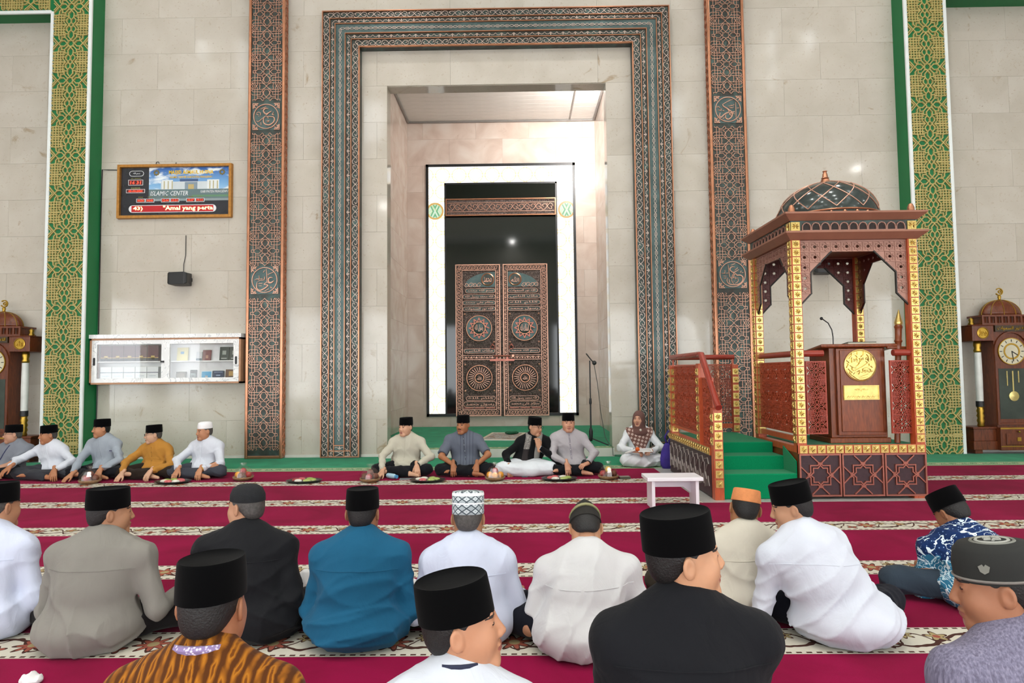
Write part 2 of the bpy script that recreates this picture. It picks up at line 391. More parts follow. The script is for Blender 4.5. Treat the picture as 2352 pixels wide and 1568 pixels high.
struct(MB().bx(-9.3, 9.3, -4, -3.7, 9.7, 17).build('wall_well_front', hw))
struct(MB().bx(-9.5, 9.5, -18.5, -3.5, 17, 17.2).build('ceiling_well', white_c))
# ceiling lamps
lamp_glow = plain('lamp_glow', '#ffffff', .5, 0, 0, emit=('#fff6ea', 12)); lamp_rim = plain('lamp_rim', '#e8e8e8', .4)
LAMPS = [(x, -1.9, 9.5) for x in (-6.3, -2.1, 2.1, 6.3)] + [(s*11.3, y, 7.95) for s in (-1, 1) for y in (-6, -9.5, -13)] + [(x, -19, 9.5) for x in (-6, 0, 6)] + [(x, y, 17) for x in (-4.5, 0, 4.5) for y in (-6.5, -11, -15.5)]
rim_me = MB().lathe([(.16, 0), (.2, 0), (.2, -.04), (.16, -.04)], 20).mesh('rim', lamp_rim); glow_me = MB().lathe([(.155, 0), (.155, -.02)], 20).mesh('diffuser', lamp_glow)
for k, (x, y, z) in enumerate(LAMPS):
    t = thing('ceiling_lamp', 'round white recessed ceiling lamp of the hall', 'ceiling lamp', (x, y, z), group='ceiling lamps of the hall')
    inst('rim', rim_me, t); inst('diffuser', glow_me, t)
    ld = bpy.data.lights.new('lamp_light', 'AREA'); ld.shape = 'DISK'; ld.size = .2 if z < 10 else .5; ld.energy = LAMP_W*((.6 if y > -2 else .4 if z < 9 else 1) if z < 10 else 3.2); ld.color = (1, .985, .96)
    lo = bpy.data.objects.new('lamp_light', ld); COL.objects.link(lo); lo.parent = t; lo.location = (0, 0, -.06)
# ================================================================ carpets
RED, GRN = m_red(), m_gcarpet()
FLOR = floral('ivory_floral_border', '#c9c4b5', '#4a302a', '#9a5546', '#a2926a', .155, .62)
GFLOR = floral('green_floral_border', '#8fae86', '#3a5c46', '#c9c2a0', '#d8d2b4', .1, .3)
ROWS = [(-1.62, -2.83), (-2.83, -4.095), (-4.095, -5.305), (-5.305, -6.52), (-6.52, -7.735), (-7.735, -8.95), (-8.95, -10.17), (-10.17, -11.4)]
ordn = ['nearest the wall', 'second from the wall', 'third from the wall', 'fourth from the wall', 'fifth from the wall', 'sixth from the wall', 'seventh from the wall', 'eighth from the wall']
for k, (y0, y1) in enumerate(ROWS):
    for side, x0, x1 in ((('left', -10, 2.27), ('right', 4.8, 10)) if k < 2 else (('', -10, 10),)):
        where = {'left': ' left of the pulpit', 'right': ' right of the pulpit', '': ''}[side]
        t = thing('prayer_carpet', f'crimson prayer carpet row with ivory floral edge, {ordn[k]}{where}', 'carpet', (0, 0, 0), group='crimson prayer carpet rows')
        MB().bx(x0, x1, y0-.003, y1+.31, 0, .012).build('field', RED, t)
        MB().bx(x0, x1, -.155, .155, 0, .0125).build('floral_border', FLOR, t, (0, y1+.156, 0))
t = thing('green_carpet', 'long green carpet strip along the foot of the wall', 'carpet')
MB().bx(-10, 10, -1.28, -.355, 0, .011).bx(-6.91, -NX-.01, -.355, -.035, 0, .011).bx(NX+.01, 6.91, -.355, -.035, 0, .011).bx(-NX-.01, NX+.01, -.355, -.26, 0, .011).build('field', GRN, t)
MB().bx(-10, 10, -.16, .16, 0, .0115).build('floral_border', GFLOR, t, (0, -1.445, 0))
t = thing('niche_carpet', 'green carpet covering the raised niche floor', 'carpet', (0, 0, .15))
MB().bx(-NX+.01, NX-.01, -.08, .3, 0, .011).bx(NL+.01, NR-.01, .3, NB-.01, 0, .011).build('field', GRN, t)
MB().bx(-NX+.01, NX-.01, -.08, .08, 0, .012).build('floral_border', GFLOR, t, (0, -.165, 0))
# ================================================================ lattice patterns
def mirror(lines, both=True):
    out = []
    for l in lines:
        for sx in (1, -1):
            for sz in ((1, -1) if both else (1,)): out.append([(x*sx, z*sz) for x, z in l])
    return out
GOLDQ = [[(.2,0),(.14,.06),(.15,.15),(.06,.14),(0,.2)], [(.2,0),(.36,.15),(.56,.14),(.7,0)], [(0,.2),(.16,.38),(.14,.58),(0,.72)],
 [(.15,.15),(.34,.34),(.34,.52),(.2,.52)], [(.34,.34),(.52,.34),(.52,.2)], [(.7,0),(1,.32)], [(.82,0),(1,.18)], [(.56,.14),(.68,.26),(.68,.42)],
 [(.42,.44),(.42,.84),(.26,1)], [(.56,.42),(.56,.96)], [(.72,.42),(.72,.96)], [(.88,.46),(.88,.94)], [(.38,.46),(.94,.46),(1,.54)], [(.34,.6),(.96,.6)], [(.34,.74),(.96,.74)], [(.5,.88),(.92,.88),(1,.8)],
 [(.14,.58),(.26,.72),(.26,.84),(.1,1)], [(0,.72),(.0,.86),(.14,1)], [(.3,.985),(1,.985)]]
COPQ = [[(.25,0),(.17,.06),(.18,.17),(.06,.16),(0,.24)], [(.25,0),(.4,.17),(.58,.17),(.75,.02)], [(.72,.08),(.9,.08),(.9,0)],
 [(0,.24),(.17,.42),(.2,.6),(.12,.7),(.12,.78),(0,.78)], [(.18,.17),(.3,.27),(.56,.27)], [(.2,.42),(.3,.36),(.3,.27)], [(.17,.42),(.26,.55),(.22,.66)],
 [(.6,.14),(.6,.92),(.7,1)], [(.78,.08),(.78,.84),(.66,1)], [(.42,.4),(.42,.6)], [(.42,.4),(.92,.4),(1,.48)], [(0,1),(.35,.62),(.88,.62),(.99,.72),(.78,.98)],
 [(.12,.87),(.3,.78),(.9,.78),(1,.88),(.9,1)], [(.42,.78),(.47,.88),(.42,.95),(.46,1)], [(.42,.6),(.35,.62)]]
def lattice_mesh(name, lines, hw, hh, wdt, dep, mat):
    mb = MB()
    for l in lines: mb.line([(x*hw, z*hh) for x, z in l], wdt, dep)
    return mb.mesh(name, mat)
# ================================================================ green pilasters with gold lattice
GP, WP, GRE = m_goldpaint(), m_whitep(), m_green()
GH = .65
gold_mod = lattice_mesh('gold_lattice', mirror(GOLDQ), .30, GH/2, .022, .02, GP)
for sg, where in ((-1, 'at the left'), (1, 'behind the pulpit')):
    t = thing('green_pilaster', f'green pilaster with gold star lattice and white edges {where}', 'pilaster')
    xi, xo = sg*6.92, sg*7.622; xa, xb = min(xi, xo), max(xi, xo); xe = sg*9.7
    MB().bx(xa, xb, -.33, -.001, 0, 9.45).bx(min(xo, xe), max(xo, xe), -.33, -.001, 7.69, 9.45).build('body', GRE, t)
    MB().bx(xa-.004, xa+.048, -.352, -.32, 0, 9.45 if sg > 0 else 7.69).build('edge_strip', WP, t); MB().bx(xb-.048, xb+.004, -.352, -.32, 0, 7.69 if sg > 0 else 9.45).build('edge_strip', WP, t)
    MB().bx(min(xo, xe), max(xo, xe), -.352, -.32, 7.66, 7.712).build('edge_strip', WP, t)
    cx = (xa+xb)/2
    for k in range(15): inst('gold_lattice', gold_mod, t, (cx, -.33, -.04+GH*(k+.02) if k else .0-.04+.013)) if k else None
    half = lattice_mesh('gold_lattice', mirror(GOLDQ, False), .30, GH/2, .022, .02, GP); inst('gold_lattice', half, t, (cx, -.33, .0))
    rot_mod = gold_mod
    for k in range(3): inst('gold_lattice', rot_mod, t, (xo+sg*(.36+GH*k), -.33, 8.03), (0, PI/2, 0))
# ================================================================ copper pilasters with medallions
DC, CO, RC, CL, TC = m_dcop(), m_copper(), m_copper_red(), m_copper_lt(), m_tcop()
CH = .513
cop_mod = lattice_mesh('copper_lattice', mirror(COPQ), .262, CH/2, .0095, .012, CL)
cop_half = lattice_mesh('copper_lattice', mirror(COPQ, False), .262, CH/2, .0095, .012, CL)
def stroke(mb, pts, w, d=.012, n=5):
    """a smooth pen stroke through pts (x,z), thick in the middle"""
    P = [Vector((p[0], 0, p[1])) for p in pts]; out = []
    for i in range(len(P)-1):
        a, b, c, e = P[max(i-1, 0)], P[i], P[i+1], P[min(i+2, len(P)-1)]
        for k in range(n):
            s = k/n; out.append(.5*((2*b) + (c-a)*s + (2*a-5*b+4*c-e)*s*s + (-a+3*b-3*c+e)*s**3))
    out.append(P[-1]); m = len(out)
    for i in range(m-1):
        s = (i+.5)/m; ww = w*(.45+.75*math.sin(PI*s)**.7); mb.seg((out[i].x, out[i].z), (out[i+1].x, out[i+1].z), ww, d)
def px(l, c, sc): return [((x-c[0])*sc, -(y-c[1])*sc) for x, y in l]
MED = {  # pen strokes of the four calligraphic roundels, drawn on a 1000 grid round the circle
 'umar': [[(830,390),(760,375),(680,410),(650,480),(690,550),(770,590),(950,490)], [(950,490),(850,560),(755,650)], [(755,690),(900,700),(1030,715),(1075,800),(1030,920),(900,1010),(780,1010),(680,950),(650,850),(680,720),(740,690)], [(800,690),(840,770)], [(680,710),(560,810),(460,885),(400,860)], [(540,405),(740,320)], [(560,910),(565,1020)], [(390,560),(470,520),(540,560),(530,640)], [(380,600),(460,620)], [(1030,520),(1010,620),(1060,640)], [(760,870),(870,860),(800,910)]],
 'ali': [[(910,605),(830,600),(760,650),(760,740),(830,790),(960,730)], [(960,730),(880,800),(780,810),(700,760)], [(675,280),(690,450),(700,640),(705,780)], [(705,780),(600,850),(720,880),(720,930),(560,1040),(430,1080),(340,1020),(310,920),(340,780)], [(740,490),(940,400)], [(620,1110),(770,1030)], [(560,400),(610,340)], [(240,690),(330,650),(410,660),(400,530)], [(450,650),(540,640)], [(610,560),(600,680)], [(350,740),(480,700),(590,690)], [(380,820),(530,820)], [(400,910),(500,910)], [(860,940),(850,990),(900,985)]],
 'abu_bakr': [[(990,370),(900,390),(760,460),(610,545)], [(610,545),(640,620),(760,700),(960,850),(1040,830)], [(700,650),(780,720),(840,820)], [(840,820),(820,860),(690,910),(540,1040),(480,1000),(500,880)], [(1095,470),(1100,700),(1100,1060)], [(960,980),(880,960),(870,900),(930,880),(960,940),(930,1030),(840,1110),(750,1110),(700,1040),(720,940)], [(960,900),(1040,920)], [(380,660),(440,630),(500,680)], [(430,760),(540,780),(560,710)], [(600,790),(650,790)], [(820,620),(960,600),(1040,560)], [(860,680),(980,690)], [(1150,700),(1210,690)], [(600,1100),(660,1050)]],
 'uthman': [[(910,465),(820,460),(750,520),(760,600),(880,670),(1060,570)], [(1060,570),(900,680),(840,770),(790,880)], [(675,380),(700,560),(715,800),(760,880)], [(760,880),(850,870),(880,790),(930,720),(1000,775),(1130,780),(1210,860),(1200,980),(1100,1090),(960,1130),(760,1120),(650,1060),(620,960),(650,880)], [(850,870),(930,850),(960,900),(900,920)], [(790,890),(800,1000),(860,1090)], [(1010,850),(1030,1000),(920,1080)], [(780,400),(940,340)], [(920,590),(1030,500)], [(430,700),(540,690),(550,580)], [(600,700),(670,690)], [(490,800),(600,810)], [(500,890),(590,880)], [(1120,680),(1160,620)], [(1170,690),(1230,680)], [(700,920),(710,1050)], [(860,1000),(900,1000)]]}
CEN = {'umar': (755, 690), 'ali': (615, 695), 'abu_bakr': (800, 745), 'uthman': (835, 740)}
ring_me = MB().line(arc((0, 0), .213, 0, 2*PI, 40), .016, .016).mesh('ring', CL)
corner = MB()
for a in range(1):
    cs, sn = 1, 0
    for l in ([(.228,.228),(.14,.228),(.17,.2),(.15,.185)], [(.228,.228),(.228,.14),(.2,.17),(.185,.15)], [(.19,.215),(.215,.19),(.19,.19)], [(.165,.21),(.2,.205),(.21,.17)]):
        corner.line([(x*cs-z*sn, x*sn+z*cs) for x, z in l], .014, .012)
corner_me = corner.mesh('corner_scroll', CL)
def medallion(t, key, x, z, y):
    o = MB().bx(-.235, .235, -.006, 0, -.235, .235).build('medallion', TC, t, (x, y, z))
    inst('ring', ring_me, o, (0, -.006, 0)); mb = MB()
    for a in range(4): inst('corner_scroll', corner_me, o, (0, -.006, 0), (0, a*PI/2, 0))
    for i, l in enumerate(MED[key]): stroke(mb, px(l, CEN[key], .213/470), .019 if len(l) > 4 else .011)
    for dx in (-.13, .1, .06): mb.ball((dx, -.004, .14-abs(dx)), .008, 6, 4)
    mb.build('calligraphy', CL, o, (0, -.006, 0))
side_m = MB()
for k in range(68): side_m.line([(-.05, k*.135), (.0, k*.135+.06), (.05, k*.135), (0, k*.135-.045)], .014, .008)
side_me = side_m.mesh('side_relief', CO)
for sg, meds, where in ((-1, ('umar', 'ali'), 'beside the book cabinet'), (1, ('abu_bakr', 'uthman'), 'behind the pulpit')):
    t = thing('copper_pilaster', f'dark copper lattice pilaster with two calligraphy roundels {where}', 'pilaster')
    xa, xb = sorted((sg*3.652, sg*4.286)); cx = (xa+xb)/2
    MB().bx(xa+.01, xb-.01, -.15, -.001, .012, 9.45).build('plate', DC, t)
    for a, b in ((xa, xa+.05), (xb-.05, xb)): MB().bx(a, b, -.172, -.0015, .012, 9.45).build('rail', CO, t, bevel=.012)
    MB().bx(xa+.05, xb-.05, -.17, -.149, .012, .06).build('rail', CO, t, bevel=.006)
    xi = sg*3.652; inst('side_relief', side_me, t, (xi-sg*.0, -.085, .1), (0, 0, -sg*PI/2))
    for k in range(5): inst('copper_lattice', cop_mod, t, (cx, -.15, .41+CH*k))
    for k in range(4): inst('copper_lattice', cop_mod, t, (cx, -.15, 3.53+CH*k))
    inst('copper_lattice', cop_half, t, (cx, -.15, 5.325+.257), (PI, 0, 0), (1, -1, 1)); inst('copper_lattice', cop_half, t, (cx, -.15, 6.15))
    for k in range(6): inst('copper_lattice', cop_mod, t, (cx, -.15, 6.15+CH*(k+1)))
    medallion(t, meds[0], cx, 5.87, -.15); medallion(t, meds[1], cx, 3.03, -.15)
# ================================================================ portal frame
CP = m_copper_pale()
PO, PIN, PT = 3.0175, 2.3538, 7.737
PW = PO-PIN
t = thing('portal_frame', 'wide copper and teal frame of scroll bands around the niche', 'door frame')
def upath(o): return [(-PO+o, .03), (-PO+o, PT-o), (PO-o, PT-o), (PO-o, .03)]
MB().bx(-PO, -PIN, -.13, -.001, .012, PT).bx(PIN, PO, -.13, -.001, .012, PT).bx(-PIN, PIN, -.13, -.001, PT-PW, PT).build('backing', DC, t)
tb = MB()
for a, b in ((.365*PW, .6*PW),):
    tb.bx(-PO+a, -PO+b, -.139, -.129, .1, PT-a).bx(PO-b, PO-a, -.139, -.129, .1, PT-a).bx(-PO+b, PO-b, -.139, -.129, PT-b, PT-a)
tb.build('teal_band', TC, t)
for fr, ww, dd in ((.02, .024, .032), (.21, .016, .026), (.352, .018, .03), (.615, .018, .03), (.772, .016, .026), (.98, .024, .032)):
    MB().line(upath(fr*PW), ww, dd, -.13).build('ridge', CO, t)
for sg in (-1, 1):
    c0 = -PO if sg < 0 else PIN
    for f0, f1, zz in ((.21, .772, .13), (.352, .615, .22), (.022, .978, .03)): MB().line([(c0+f0*PW, zz), (c0+f1*PW, zz)], .02, .028, -.13).build('ridge', CO, t)
def along(path, motif, step, w, d, y, flip=1):
    mb = MB()
    for (x0, z0), (x1, z1) in zip(path, path[1:]):
        L = math.hypot(x1-x0, z1-z0); n = max(1, int(L/step)); st = L/n; tx, tz = (x1-x0)/L, (z1-z0)/L
        for k in range(n):
            bx_, bz_ = x0+tx*st*(k+.5), z0+tz*st*(k+.5)
            for l in motif: mb.line([(bx_+tx*u*st-tz*v*flip, bz_+tz*u*st+tx*v*flip) for u, v in l], w, d, y)
    return mb
V = .048
SCROLL = [[(-.5,-V*.2),(-.42,-V*.85),(-.25,-V),(-.1,-V*.5),(.1,V*.5),(.25,V),(.42,V*.85),(.5,V*.2)], [(-.3,-V*.1),(-.4,V*.35),(-.28,V*.8),(-.1,V*.75),(0,V*.3),(.1,-V*.3),(.22,-V*.8),(.4,-V*.7),(.42,-V*.2),(.3,.1*V)], [(-.02,V*.8),(.05,V*.95)]]
FLOW = [[(-.48,-.02),(-.36,.01),(-.2,.014),(-.08,-.008)], [(.48,-.02),(.36,.01),(.2,.014),(.08,-.008)], [(-.07,.0),(0,.026),(.07,.0)], [(-.05,-.018),(0,-.004),(.05,-.018)], [(0,-.02),(0,.02)]]
CHAIN = [[(-.5,0),(-.34,.016),(-.16,.016),(0,0),(-.16,-.016),(-.34,-.016),(-.5,0)], [(0,0),(.14,.02),(.36,.02),(.5,0),(.36,-.02),(.14,-.02),(0,0)], [(.14,0),(.36,0)]]
for fr, fl in ((.116, 1), (.875, -1)): along(upath(fr*PW), SCROLL, .231, .009, .012, -.13, fl).build('scroll_relief', CP, t)
for fr, fl in ((.281, 1), (.694, -1)): along(upath(fr*PW), FLOW, .21, .008, .01, -.13, fl).build('flower_relief', CP, t)
along([(x, max(z, .3)) for x, z in upath(.4825*PW)], CHAIN, .16, .0075, .01, -.139).build('chain_relief', CP, t)
for sg in (-1, 1):
    c0 = -PO if sg < 0 else PIN
    along([(c0+.2*PW, .08), (c0+.8*PW, .08)], SCROLL, .2, .011, .012, -.13).build('scroll_relief', CP, t); along([(c0+.33*PW, .175), (c0+.66*PW, .175)], FLOW, .2, .01, .01, -.13).build('flower_relief', CP, t)
# ================================================================ niche back: black panel, light boxes, copper door
t = thing('mihrab_screen', 'tall black glass screen edged by glowing light boxes at the back of the niche', 'screen', (-.055, NB, 0))
fx0, fx1, fz0, fz1 = -1.805, 1.80, .40, 6.475
BG = m_bglass()
MB().bx(-1.36, 1.36, -.02, -.001, .47, 6.01).build('glass_sheet', BG, t)
fr = MB()
fr.bx(fx0, fx0+.06, -.03, -.001, fz0, fz1).bx(fx1-.06, fx1, -.03, -.001, fz0, fz1).bx(fx0, fx1, -.03, -.001, fz1-.065, fz1).bx(fx0, fx1, -.03, -.001, fz0, fz0+.065); fr.build('outer_frame', m_black(), t)
MB().bx(-1.36, -1.32, -.026, -.001, .465, 6.01).bx(1.315, 1.355, -.026, -.001, .465, 6.01).bx(-1.36, 1.355, -.026, -.001, 5.975, 6.015).build('inner_frame', m_black(), t)
def lightbox():
    t_ = MT('backlit_panel'); x, y, z = t_.xyz(); P = .4
    def ringset(ox, oz, r, th):
        dx = (x+ox).mod(P)-P/2; dz = (z+oz).mod(P)-P/2; rr = (dx*dx+dz*dz).m('SQRT'); return (rr-r).abs().lt(th)
    c = t_.mix(ringset(.0, .0, .17, .012)*.6, '#ffffff', '#e8c25a'); c = t_.mix(ringset(.2, .2, .17, .010)*.5, c, '#e8c25a'); c = t_.mix(ringset(.0, .0, .07, .03)*.1, c, '#b5d8c0')
    dz = (z-5.33); dx = (x.abs()-1.585); rr = (dx*dx+dz*dz).m('SQRT')
    c = t_.mix(rr.lt(.21)*.75, c, '#8fae88'); c = t_.mix((rr-.185).abs().lt(.02)*.9, c, '#b98a3a'); c = t_.mix(((dx.abs()-dz.abs()*.5).abs()-.04).abs().lt(.018)*rr.lt(.16)*.9, c, '#4d9367')
    t_.color('#111111'); t_.link(c, t_.b.inputs['Emission Color']); t_.b.inputs['Emission Strength'].default_value = 1.7; t_.set(.3); return t_.mat
LB = lightbox()
for nm, a, b, c_, d_ in (('left', -1.74, -1.362, .468, 6.41), ('right', 1.358, 1.738, .468, 6.41), ('top', -1.36, 1.356, 6.018, 6.41)):
    MB().bx(a, b, -.022, -.001, c_, d_).build('light_box', LB, t)
t = thing('copper_band', 'horizontal engraved copper band above the copper door', 'panel', (-.055, NB, 0))
MB().bx(-1.31, 1.31, -.09, -.031, 5.2, 5.59).build('plate', m_rcop(), t)
MB().line([(-1.31, 5.2), (1.31, 5.2), (1.31, 5.59), (-1.31, 5.59)], .035, .03, -.085, True).build('rim', CO, t)
along([(-1.25, 5.395), (1.25, 5.395)], [[(u, v*1.6) for u, v in l] for l in SCROLL], .26, .014, .012, -.09).build('scroll_relief', CL, t)
MB().line([(-1.28, 5.29), (1.28, 5.29)], .015, .012, -.09).line([(-1.28, 5.5), (1.28, 5.5)], .015, .012, -.09).build('rim', CL, t)
# the door: two leaves
DR = thing('copper_door', 'double-leaf copper door embossed with roundels and calligraphy in the niche', 'door', (-.055, NB, .40))
RLC = m_rcop(); DW, DH = 1.085, 3.62
ARTXT = ['بسم الله الرحمن الرحيم', 'ادخلوها بسلام امنين', 'لا اله الا الله محمد رسول', 'الحمد لله رب العالمين']
ARTXT = ['بسم الله محمد', 'الله محمد رسول الله', 'سلام علي محمد', 'الله نور السموات', 'ملك الناس', 'كلام الله', 'رسول محمد']
for sg in (-1, 1):
    lf = MB().bx(min(0, sg*DW), max(0, sg*DW), -.09, -.031, 0, DH).build('leaf', RLC, DR)
    xs = lambda u: sg*(.045+u*(DW-.045)); sub = lambda mb, nm, m: mb.build(nm, m, lf)
    sub(MB().line([(xs(0), .02), (xs(1), .02), (xs(1), DH-.02), (xs(0), DH-.02)], .03, .03, -.085, True), 'rim', CL)
    sub(MB().line([(xs(.09), .16), (xs(.86), .16), (xs(.86), DH-.15), (xs(.09), DH-.15)], .018, .02, -.088, True), 'rim', CL)
    sub(MB().line([(xs(.09), 1.34), (xs(.86), 1.34)], .016, .02, -.088).line([(xs(.09), 1.44), (xs(.86), 1.44)], .012, .015, -.088), 'rim', CL)
    sub(along([(xs(.93), .1), (xs(.93), DH-.1)], SCROLL, .13, .011, .012, -.09), 'border_relief', CL)
    sub(along([(xs(.05), DH-.085), (xs(.95), DH-.085)], SCROLL, .13, .011, .012, -.09), 'border_relief', CL); sub(along([(xs(.05), .09), (xs(.95), .09)], SCROLL, .13, .011, .012, -.09), 'border_relief', CL)
    sub(along([(xs(.045), .15), (xs(.045), DH-.15)], FLOW, .1, .009, .01, -.09), 'border_relief', CL)
    sub(along([(xs(.12), 1.39), (xs(.84), 1.39)], FLOW, .12, .01, .01, -.09), 'border_relief', CL)
    # arched head with roundel
    R = .74*(DW-.045); poly = [(xs(.1), 3.07)] + [(sg*(.045+.1*(DW-.045)+.95*R*math.cos(a)), 2.78+.29+.36*math.sin(a)/1.0) for a in [i*PI/2/10 for i in range(11)]] + [(xs(.1), 3.43)]
    sub(MB().prism(poly, -.096, -.089), 'arch_field', TC)
    cxm = xs(.27); o = MB().lathe([(.155, 0), (.155, .02), (.135, .03), (.12, .022), (0.001, .022)], 28).build('roundel', CO, lf, (cxm, -.092, 3.245), (PI/2, 0, 0), auto=True)
    MB().lathe([(.128, .02), (.128, .027)], 24).build('roundel_field', DC, o)
    text('calligraphy', arabic('محمد') if sg < 0 else '\uFDF2', .19, .13, CL, lf, (cxm, -.12, 3.245), .012)
    sub(along([(xs(.42), 3.12), (xs(.8), 3.12)], SCROLL, .14, .012, .012, -.096), 'scroll_relief', CL)
    # lettered bars
    for i, (z, u0, u1) in enumerate(((2.975, .1, .78), (2.835, .1, .84), (2.69, .1, .84), (2.545, .1, .84), (1.545, .12, .82), (.425, .12, .78), (.285, .1, .84))):
        hh = .05 if i != 6 else .065; a, b = sorted((xs(u0), xs(u1)))
        e = MB().prism(arc((a+hh, z), hh, PI/2, 1.5*PI, 6) + arc((b-hh, z), hh, -PI/2, PI/2, 6), -.112, -.089).build('lettered_bar', DC if i < 5 else RLC, lf)
        MB().line(arc((a+hh, z), hh, PI/2, 1.5*PI, 6) + arc((b-hh, z), hh, -PI/2, PI/2, 6), .01, .012, -.108, True).build('bar_rim', CL, e)
        text('calligraphy', arabic(ARTXT[(i+(3 if sg > 0 else 0)) % 7]), (b-a)*.86, hh*1.25, CL, lf, ((a+b)/2, -.112, z), .008)
    # big roundels
    for z, sun in ((2.085, True), (.905, False)):
        cxm = xs(.475); o = MB().lathe([(.305, 0), (.305, .02), (.285, .03), (.27, .02), (.15, .045), (.13, .06), (.06, .075), (.001, .078)], 36).build('roundel', TC if sun else RLC, lf, (cxm, -.089, z), (PI/2, 0, 0), smooth=True)
        MB().line(arc((0, 0), .3, 0, 2*PI, 36), .014, .035).build('ring', CO, o, rot=(-PI/2, 0, 0))
        if sun:
            MB().line(star_pts(.235, .66, 12), .03, .05).build('sun_rays', RC, o, rot=(-PI/2, 0, 0)); MB().line(arc((0, 0), .145, 0, 2*PI, 28), .016, .07).build('ring', CO, o, rot=(-PI/2, 0, 0))
            text('calligraphy', arabic('رسول الله') if sg < 0 else arabic('الملك لله'), .2, .16, CL, lf, (cxm, -.162, z), .012)
        else:
            r_ = MB()
            for k in range(26): a = 2*PI*k/26; r_.seg((.135*math.cos(a), .135*math.sin(a)), (.255*math.cos(a+.12), .255*math.sin(a+.12)), .014, .055)
            r_.build('petal_relief', CL, o, rot=(-PI/2, 0, 0)); MB().line(arc((0, 0), .105, 0, 2*PI, 24), .018, .078).build('ring', CO, o, rot=(-PI/2, 0, 0)); text('calligraphy', '\uFDF2', .1, .09, CL, lf, (cxm, -.167, z), .01)
    for z in (2.42, 1.75, 1.22, .6):
        for u in (.14, .8): MB().ball((xs(u), -.092, z), .026, 8, 5).build('boss', CL, lf)
    for k in range(3): a, b = sorted((xs(.12+.25*k), xs(.33+.25*k))); MB().bx(a, b, -.098, -.09, .17+.02, .17+.04).build('bar_rim', RC, lf)
    k_ = MB(); k_.tube([(xs(.17)+.05*math.cos(a), -.13, 1.63+.05*math.sin(a)) for a in [i*PI/5 for i in range(10)]], .013, 6, True); k_.ball((xs(.17), -.115, 1.69), .03, 8, 6); k_.build('ring_pull', RC, lf, smooth=True)
MB().bx(-.045, .045, -.075, -.031, 0, DH).build('door_gap', m_black(), DR)
lk = MB().tube([(-.2, -.15, 1.42), (.2, -.15, 1.42)], .022, 8).bx(-.29, .29, -.16, -.1, 1.3, 1.35).bx(-.15, -.1, -.15, -.09, 1.33, 1.44).bx(.1, .15, -.15, -.09, 1.33, 1.44).build('bolt', RC, DR, auto=True); MB().box((.26, -.14, 1.42), (.07, .06, .07)).build('padlock', CL, lk, bevel=.01)
# niche flood lamp
t = thing('flood_lamp', 'bright flood lamp high in the right corner of the niche', 'lamp', (2.13, 1.25, 6.95))
MB().box((.055, 0, 0), (.11, .26, .2)).build('housing', m_black(), t, bevel=.01)
MB().box((-.005, 0, 0), (.012, .22, .16)).build('lens', lamp_glow, t)
ld = bpy.data.lights.new('flood_light', 'AREA'); ld.shape = 'RECTANGLE'; ld.size = .22; ld.size_y = .16; ld.energy = 360; ld.color = (1, .96, .92)
lo = bpy.data.objects.new('flood_light', ld); COL.objects.link(lo); lo.parent = t; lo.location = (-.03, 0, 0); lo.rotation_euler = Vector((-.03, 1, .0)).to_track_quat('-Z', 'Y').to_euler()
# ================================================================ pulpit
RW, BW, GL = m_rwood(), m_bwood(), m_gold()
struct(MB().bx(2.27, 4.8, -4.09, -1.62, 0, .014).build('floor_pulpit', grey_floor))
PU = thing('pulpit', 'carved wooden pulpit with copper dome, gold studded columns and green steps', 'pulpit', (0, 0, .014))
FY, BY, LX, CXL, CXR, SX = -3.97, -2.75, 2.43, 3.335, 4.70, 3.335
# gold studs
_m = MB(); _m.bx(-.04, .04, -.008, 0, -.04, .04)
for k in range(8):
    a = k*PI/4; q = a+PI/8; p = a-PI/8
    _m.add([(0, -.022, 0), (.036*math.cos(a), -.013, .036*math.sin(a)), (.017*math.cos(q), -.010, .017*math.sin(q)), (.017*math.cos(p), -.010, .017*math.sin(p))], [(0, 1, 2), (0, 3, 1)])
_m.add([(-.007, -.024, 0), (0, -.024, .007), (.007, -.024, 0), (0, -.024, -.007), (0, -.029, 0)], [(0, 1, 4), (1, 2, 4), (2, 3, 4), (3, 0, 4)])
stud = _m.mesh('gold_stud', GL)
def studs(parent, x, y, z0, z1, rz, step=.0885, horiz=False):
    n = int(abs(z1-z0)/step); st = (z1-z0)/n
    for k in range(n):
        p = z0+st*(k+.5); inst('gold_stud', stud, parent, (p, y, x) if horiz else (x, y, p), (0, 0, rz))
def column(x0, x1, y0, y1, z0, z1, faces):
    o = MB().bx(x0, x1, y0, y1, z0, z1).build('column', RW, PU); cx, cy = (x0+x1)/2, (y0+y1)/2
    for f in faces:
        if f == 'f': studs(o, cx, y0, z0+.03, z1, 0)
        if f == 'l': studs(o, x0, cy, z0+.03, z1, -PI/2)
        if f == 'r': studs(o, x1, cy, z0+.03, z1, PI/2)
    return o
CB, CT = .56, 2.80
for x0 in (CXL, CXR-.1):
    column(x0, x0+.1, FY, FY+.1, CB, CT, 'fl' if x0 == CXL else 'f'); column(x0, x0+.1, BY-.1, BY, CB+.0, CT, 'fl' if x0 == CXL else 'f')
